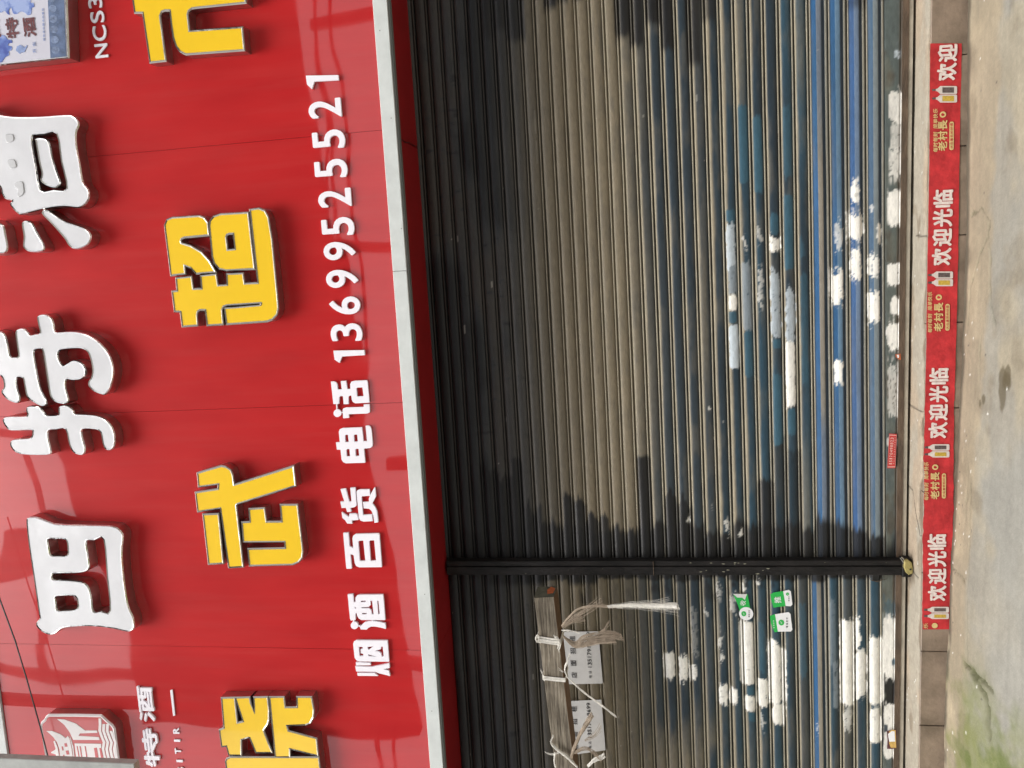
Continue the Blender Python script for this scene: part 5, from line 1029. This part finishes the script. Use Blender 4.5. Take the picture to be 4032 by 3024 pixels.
YQ = -0.0135
def s7(ox, oy, pts, Y=YQ): return [at(ox + a * S7, oy + b * S7, Y) for a, b in pts]
q = s7(3332, 1200, [(382, 1525), (400, 1202), (472, 1206), (458, 1524)])
st = empty('phone_sticker', (q[0][0], YQ, q[3][1])); tag(st, 'small red sticker with a printed phone number on the bottom bar of the shutter', 'sticker')
plate(st, 'red_label', [q], YQ - 0.001, M['sticker_red'])
fr = [Vector(p) for p in q]; cen = sum(fr, Vector((0, 0))) / 4; sh = [tuple(cen + (p - cen) * 0.94) for p in fr]; sh2 = [tuple(cen + (p - cen) * 0.90) for p in fr]
plate(st, 'label_frame', [sh, sh2], YQ - 0.0016, M['pink_print'])
mb = MB(); a_, b_ = Vector(s7(3332, 1200, [(412, 1495)])[0]), Vector(s7(3332, 1200, [(428, 1235)])[0]); rot = math.atan2(b_.y - a_.y, b_.x - a_.x)
for i, ch in enumerate('15170498823'): p = a_ + (b_ - a_) * ((i + .5) / 11); put(mb, ch, p.x, p.y, 0.0045 if ch == '1' else 0.0085, 0.0135, YQ - 0.0016, None, .02, rot=rot)
mb.build('phone_number', M['pink_print'], st)
mb = MB(); a_, b_ = Vector(s7(3332, 1200, [(442, 1490)])[0]), Vector(s7(3332, 1200, [(458, 1230)])[0])
for i, ch in enumerate('专业疏通管道维修开锁换芯'): p = a_ + (b_ - a_) * ((i + .5) / 12); put(mb, ch, p.x, p.y, 0.0055, 0.0055, YQ - 0.0016, None, .01, rot=rot)
mb.build('small_print', M['pink_print'], st)
st = empty('torn_sticker', s7(3332, 1200, [(490, 485)])[0][0:1] + (YQ, s7(3332, 1200, [(490, 485)])[0][1])); tag(st, 'scrap of orange and white sticker left of the star-shaped white patch', 'sticker')
plate(st, 'paper_scrap', [s7(3332, 1200, [(455, 462), (508, 456), (510, 515), (488, 508), (462, 488)])], YQ - 0.001, M['orange']); plate(st, 'white_scrap', [s7(3332, 1200, [(470, 468), (490, 466), (492, 490), (480, 500), (476, 485)])], YQ - 0.0014, M['white_print'])
st = empty('torn_sticker', (s7(3332, 2324, [(430, 1390)])[0][0], YQ, s7(3332, 2324, [(430, 1390)])[0][1])); tag(st, 'old sticker with a yellow border on the white patch at lower left', 'sticker')
plate(st, 'sticker_base', [s7(3332, 2324, [(378, 1310), (470, 1300), (468, 1478), (380, 1480), (385, 1400)])], YQ - 0.001, mat('old_sticker_edge', (0.10, 0.03, 0.035), 0.5, var=0.5, scale=60))
plate(st, 'yellow_border', [s7(3332, 2324, [(398, 1318), (425, 1300), (460, 1305), (467, 1470), (415, 1468), (400, 1430)])], YQ - 0.0014, mat('old_sticker_yellow', (0.55, 0.35, 0.10), 0.5, var=0.3, scale=60))
plate(st, 'white_centre', [s7(3332, 2324, [(388, 1340), (425, 1312), (450, 1316), (456, 1410), (400, 1412)])], YQ - 0.0018, M['white_print'])

# ------------------------------------------------------------------ welcome strip on the riser
YRB = -0.1805
ban = empty('welcome_strip', (-0.6, YRB, 0.05)); tag(ban, 'long red welcome strip pasted on the step riser below the shutters', 'strip')
def bz(x): return at(0, 0, 0)
edge_t = [(170, 3663), (300, 3661), (500, 3660), (700, 3658), (1000, 3652), (1300, 3648), (1600, 3642), (1840, 3636), (1870, 3640), (1960, 3638), (2040, 3636), (2100, 3634), (2300, 3632), (2480, 3632)]
edge_b = [(170, 3787), (300, 3785), (500, 3780), (700, 3777), (1000, 3773), (1300, 3766), (1600, 3757), (1840, 3754), (2000, 3755), (2060, 3752), (2110, 3755), (2160, 3761), (2166, 3744), (2300, 3741), (2480, 3744)]
ys_ = np.linspace(171, 2478, 420); xt = np.interp(ys_, *zip(*edge_t)) + 1.6 * (fbm(ys_ / 22, ys_ * 0, 171, 3) - 0.5) * (1 + 3 * (ys_ > 1600)); xb = np.interp(ys_, *zip(*edge_b)) + 1.6 * (fbm(ys_ / 22, ys_ * 0, 172, 3) - 0.5) * (1 + 2 * (ys_ > 1500))
rows = 7; G = np.zeros((rows, len(ys_), 3))
for j, yy in enumerate(ys_):
    for i in range(rows):
        xx = xt[j] + (xb[j] - xt[j]) * i / (rows - 1); X_, Z_ = at(xx, yy, YRB); G[i, j] = (X_, YRB - 0.0028 * float(noise(np.array([X_ * 11.0 + Z_ * 9]), np.array([Z_ * 22.0 - X_ * 4]), 173)[0]) + 0.0008, Z_)
grid_mesh('strip_paper', G[:, ::-1], M['banner'], ban)
def bpt(x, y): return at(x, y, YRB - 0.002)
def bchars(chars, y0, y1, xc0, xc1, h, m, bold, nm, wr=0.86, y_=-0.0022, slant=0.0):
    """characters between y0 (right end) and y1 (left end); xc = centre height of the row at both ends"""
    mb = MB(); n = len(chars); a_, b_ = Vector(bpt(xc1, y1)), Vector(bpt(xc0, y0)); rot = math.atan2(b_.y - a_.y, b_.x - a_.x)
    for i, ch in enumerate(chars):
        if ch == ' ': continue
        p = a_ + (b_ - a_) * ((i + .5) / n); put(mb, ch, p.x, p.y, (b_ - a_).length / n * wr, h, YRB + y_ - 0.0012, None, bold, slant, rot)
    return mb.build(nm, m, ban)
UN = [(None, 320, 3733, 3731, 338, 405, 427, 600), (743, 1049, 3714, 3706, 1068, 1128, 1148, 1310), (1445, 1729, 3697, 3692, 1748, 1802, 1818, 1970), (2099, 2369, 3688, 3690, 2388, 2438, 2455, 2600)]
for k, (a, b, c0, c1, d, e, g, h) in enumerate(UN):
    cxm = (c0 + c1) / 2
    if a is None: bchars('欢迎', 172, 320, 3732, 3726, 0.076, M['banner_white'], .035, 'greeting', .95)
    else: bchars('欢迎光临', a, b, c0, c1, 0.078, M['banner_white'], .035, 'greeting', .92)
    # two printed bottles
    base_x = c1 if a else 3722
    w2 = (e - d) / 2
    for j, (lab_m) in enumerate((M['bottle_label'], M['bottle_yellow'])):
        y0 = d + w2 * j + 1; y1 = y0 + w2 - 2; xm0, xm1 = base_x - 32, base_x + 42
        pts = [(xm0 - 16, (y0+y1)/2 - 3), (xm0 - 16, (y0+y1)/2 + 3), (xm0, (y0+y1)/2 + 5), (xm0 + 12, y1), (xm1, y1), (xm1 + 4, y1 - 3), (xm1 + 4, y0 + 3), (xm1, y0), (xm0 + 12, y0), (xm0, (y0+y1)/2 - 5)]
        bo = plate(ban, 'printed_bottle', [[bpt(*q_) for q_ in pts]], YRB - 0.0034, M['bottle'])
        plate(bo, 'bottle_label', [[bpt(*q_) for q_ in ((xm0 + 20, y0 + 5), (xm0 + 20, y1 - 5), (xm1 - 8, y1 - 5), (xm1 - 8, y0 + 5))]], YRB - 0.0038, lab_m)
        plate(bo, 'bottle_cap', [[bpt(*q_) for q_ in ((xm0 - 20, (y0+y1)/2 - 4), (xm0 - 20, (y0+y1)/2 + 4), (xm0 - 6, (y0+y1)/2 + 4), (xm0 - 6, (y0+y1)/2 - 4))]], YRB - 0.0040, M['bottle_label'])
    x_s = base_x - 45 + (6 if k == 0 else 0); x_m = base_x - 10; x_l = base_x + 24
    if k < 3:
        hm = (g + h) / 2; bchars('每时每刻', hm + 6, h, x_s, x_s, 0.018, M['gold'], .02, 'slogan', .9, slant=.15); bchars('简单快乐', g, hm - 6, x_s, x_s, 0.018, M['gold'], .02, 'slogan', .9, slant=.15)
        yy = g + (h - g) * 0.14
        se = plate(ban, 'seal', [[(bpt(x_m, yy)[0] + .0125 * math.cos(t), bpt(x_m, yy)[1] + .0125 * math.sin(t)) for t in [q_ * math.pi / 9 for q_ in range(18)]]], YRB - 0.0034, M['gold'])
        plate(se, 'seal_mark', [[(bpt(x_m, yy)[0] + .006 * math.cos(t), bpt(x_m, yy)[1] + .007 * math.sin(t)) for t in [q_ * math.pi / 6 for q_ in range(10)]]], YRB - 0.0038, M['banner'])
        bchars('老村長', g + (h - g) * 0.26, h - (h - g) * .02, x_m, x_m - 2, 0.036, M['gold'], .03, 'brand_characters', .92)
        a_, b_ = bpt(x_l, h - (h - g) * .05), bpt(x_l, g + (h - g) * .30); plate(ban, 'caption_pill', [rnd_rect(a_[0], b_[0], a_[1] - .0085, a_[1] + .0085, .008)], YRB - 0.0034, M['gold'])
        bchars('大众喜欢的好酒', g + (h - g) * 0.33, h - (h - g) * .08, x_l, x_l, 0.010, M['banner'], .01, 'caption', .8, -0.0028)
    else:
        bchars('乐', 2452, 2476, x_s, x_s, 0.018, M['gold'], .02, 'slogan', .9)
        plate(ban, 'seal', [[(bpt(x_m, 2463)[0] + .0125 * math.cos(t), bpt(x_m, 2463)[1] + .0125 * math.sin(t)) for t in [q_ * math.pi / 9 for q_ in range(18)]]], YRB - 0.0034, M['gold'])

# ------------------------------------------------------------------ across the street: unseen things added for the glossy panels to mirror
def house(name, label, x0, x1, y, h, m, rows, cols, z0=1.0, roof=True):
    root = empty(name, ((x0 + x1) / 2, y, 0)); tag(root, label, 'building')
    MB().box((x0, y - 8, 0), (x1, y, h)).build('wall', m, root)
    if roof: MB().box((x0 - 0.3, y - 8.2, h), (x1 + 0.3, y + 0.35, h + 0.25)).build('roof', M['dark_wall'], root)
    for r in range(rows):
        for c in range(cols):
            cx = x0 + (x1 - x0) * (c + .5) / cols; cz = z0 + (h - z0) * (r + .5) / rows
            MB().box((cx - .7, y - 0.05, cz - .7), (cx + .7, y + 0.06, cz + .7)).build('window', M['glass_dark'], root)
    return root
house('reflection_house', 'unseen low dark house added across the street for the sign to reflect', -14, 14, -15.0, 6.2, M['dark_wall'], 2, 7)  # unseen house, added as something dark for the panels to mirror
bb = empty('reflection_hoarding', (-5, -14.6, 0)); tag(bb, 'unseen lower dark hoarding on posts added to shape the sign reflections', 'hoarding')  # unseen board, added to shape the bright sky patches in the panels
mesh('board', [(-10.5, -14.5, 7.2), (-0.6, -14.5, 8.0), (-0.6, -14.5, 16.2), (-10.5, -14.5, 14.2), (-10.5, -14.8, 7.2), (-0.6, -14.8, 8.0), (-0.6, -14.8, 16.2), (-10.5, -14.8, 14.2)], [(0, 1, 2, 3), (7, 6, 5, 4), (0, 3, 7, 4), (1, 5, 6, 2), (3, 2, 6, 7), (0, 4, 5, 1)], M['dark_wall'], bb)
for a, b, z1 in ((-6.6, -5.6, 18.0), (-9.4, -9.15, 19.0), (-3.0, -2.8, 18.5)): MB().box((a, -14.75, 13.6), (b, -14.55, z1)).build('reflection_frame', M['alu'], bb)  # added silhouettes that break up the mirrored sky
MB().box((-9.4, -14.72, 16.6), (-2.8, -14.6, 16.8)).build('reflection_frame', M['alu'], bb)
for x in (-9, -4): MB().box((x - .12, -14.75, 0), (x + .12, -14.55, 7.3)).build('post', M['alu'], bb)
bb = empty('reflection_hoarding', (5, -15.2, 0)); tag(bb, 'unseen taller dark hoarding on posts added to shape the sign reflections', 'hoarding')  # second unseen board, added to keep mirrored sky off the right panels
mesh('board', [(-0.9, -15.1, 8.3), (12, -15.1, 9.6), (12, -15.1, 19.0), (-0.9, -15.1, 18.0), (-0.9, -15.4, 8.3), (12, -15.4, 9.6), (12, -15.4, 19.0), (-0.9, -15.4, 18.0)], [(0, 1, 2, 3), (7, 6, 5, 4), (0, 3, 7, 4), (1, 5, 6, 2), (3, 2, 6, 7), (0, 4, 5, 1)], M['dark_wall'], bb)
for x in (1, 6, 11): MB().box((x - .12, -15.35, 0), (x + .12, -15.15, 8.6)).build('post', M['alu'], bb)
for k, (z, dz, y) in enumerate(((6.95, 0.1, -12.0), (7.2, -0.2, -12.2), (7.4, 0.25, -12.1))):  # unseen wires, added so the panels mirror thin dark lines
    o = MB().tube([(-40 + 8 * i, y, z + dz * math.sin(i) + 0.012 * (i - 5) ** 2) for i in range(11)], 0.035, 6).build('reflection_line', M['cable']); tag(o, '%s unseen overhead line added across the street for the sign to reflect' % ('lowest', 'middle', 'highest')[k], 'cable', 'overhead lines')
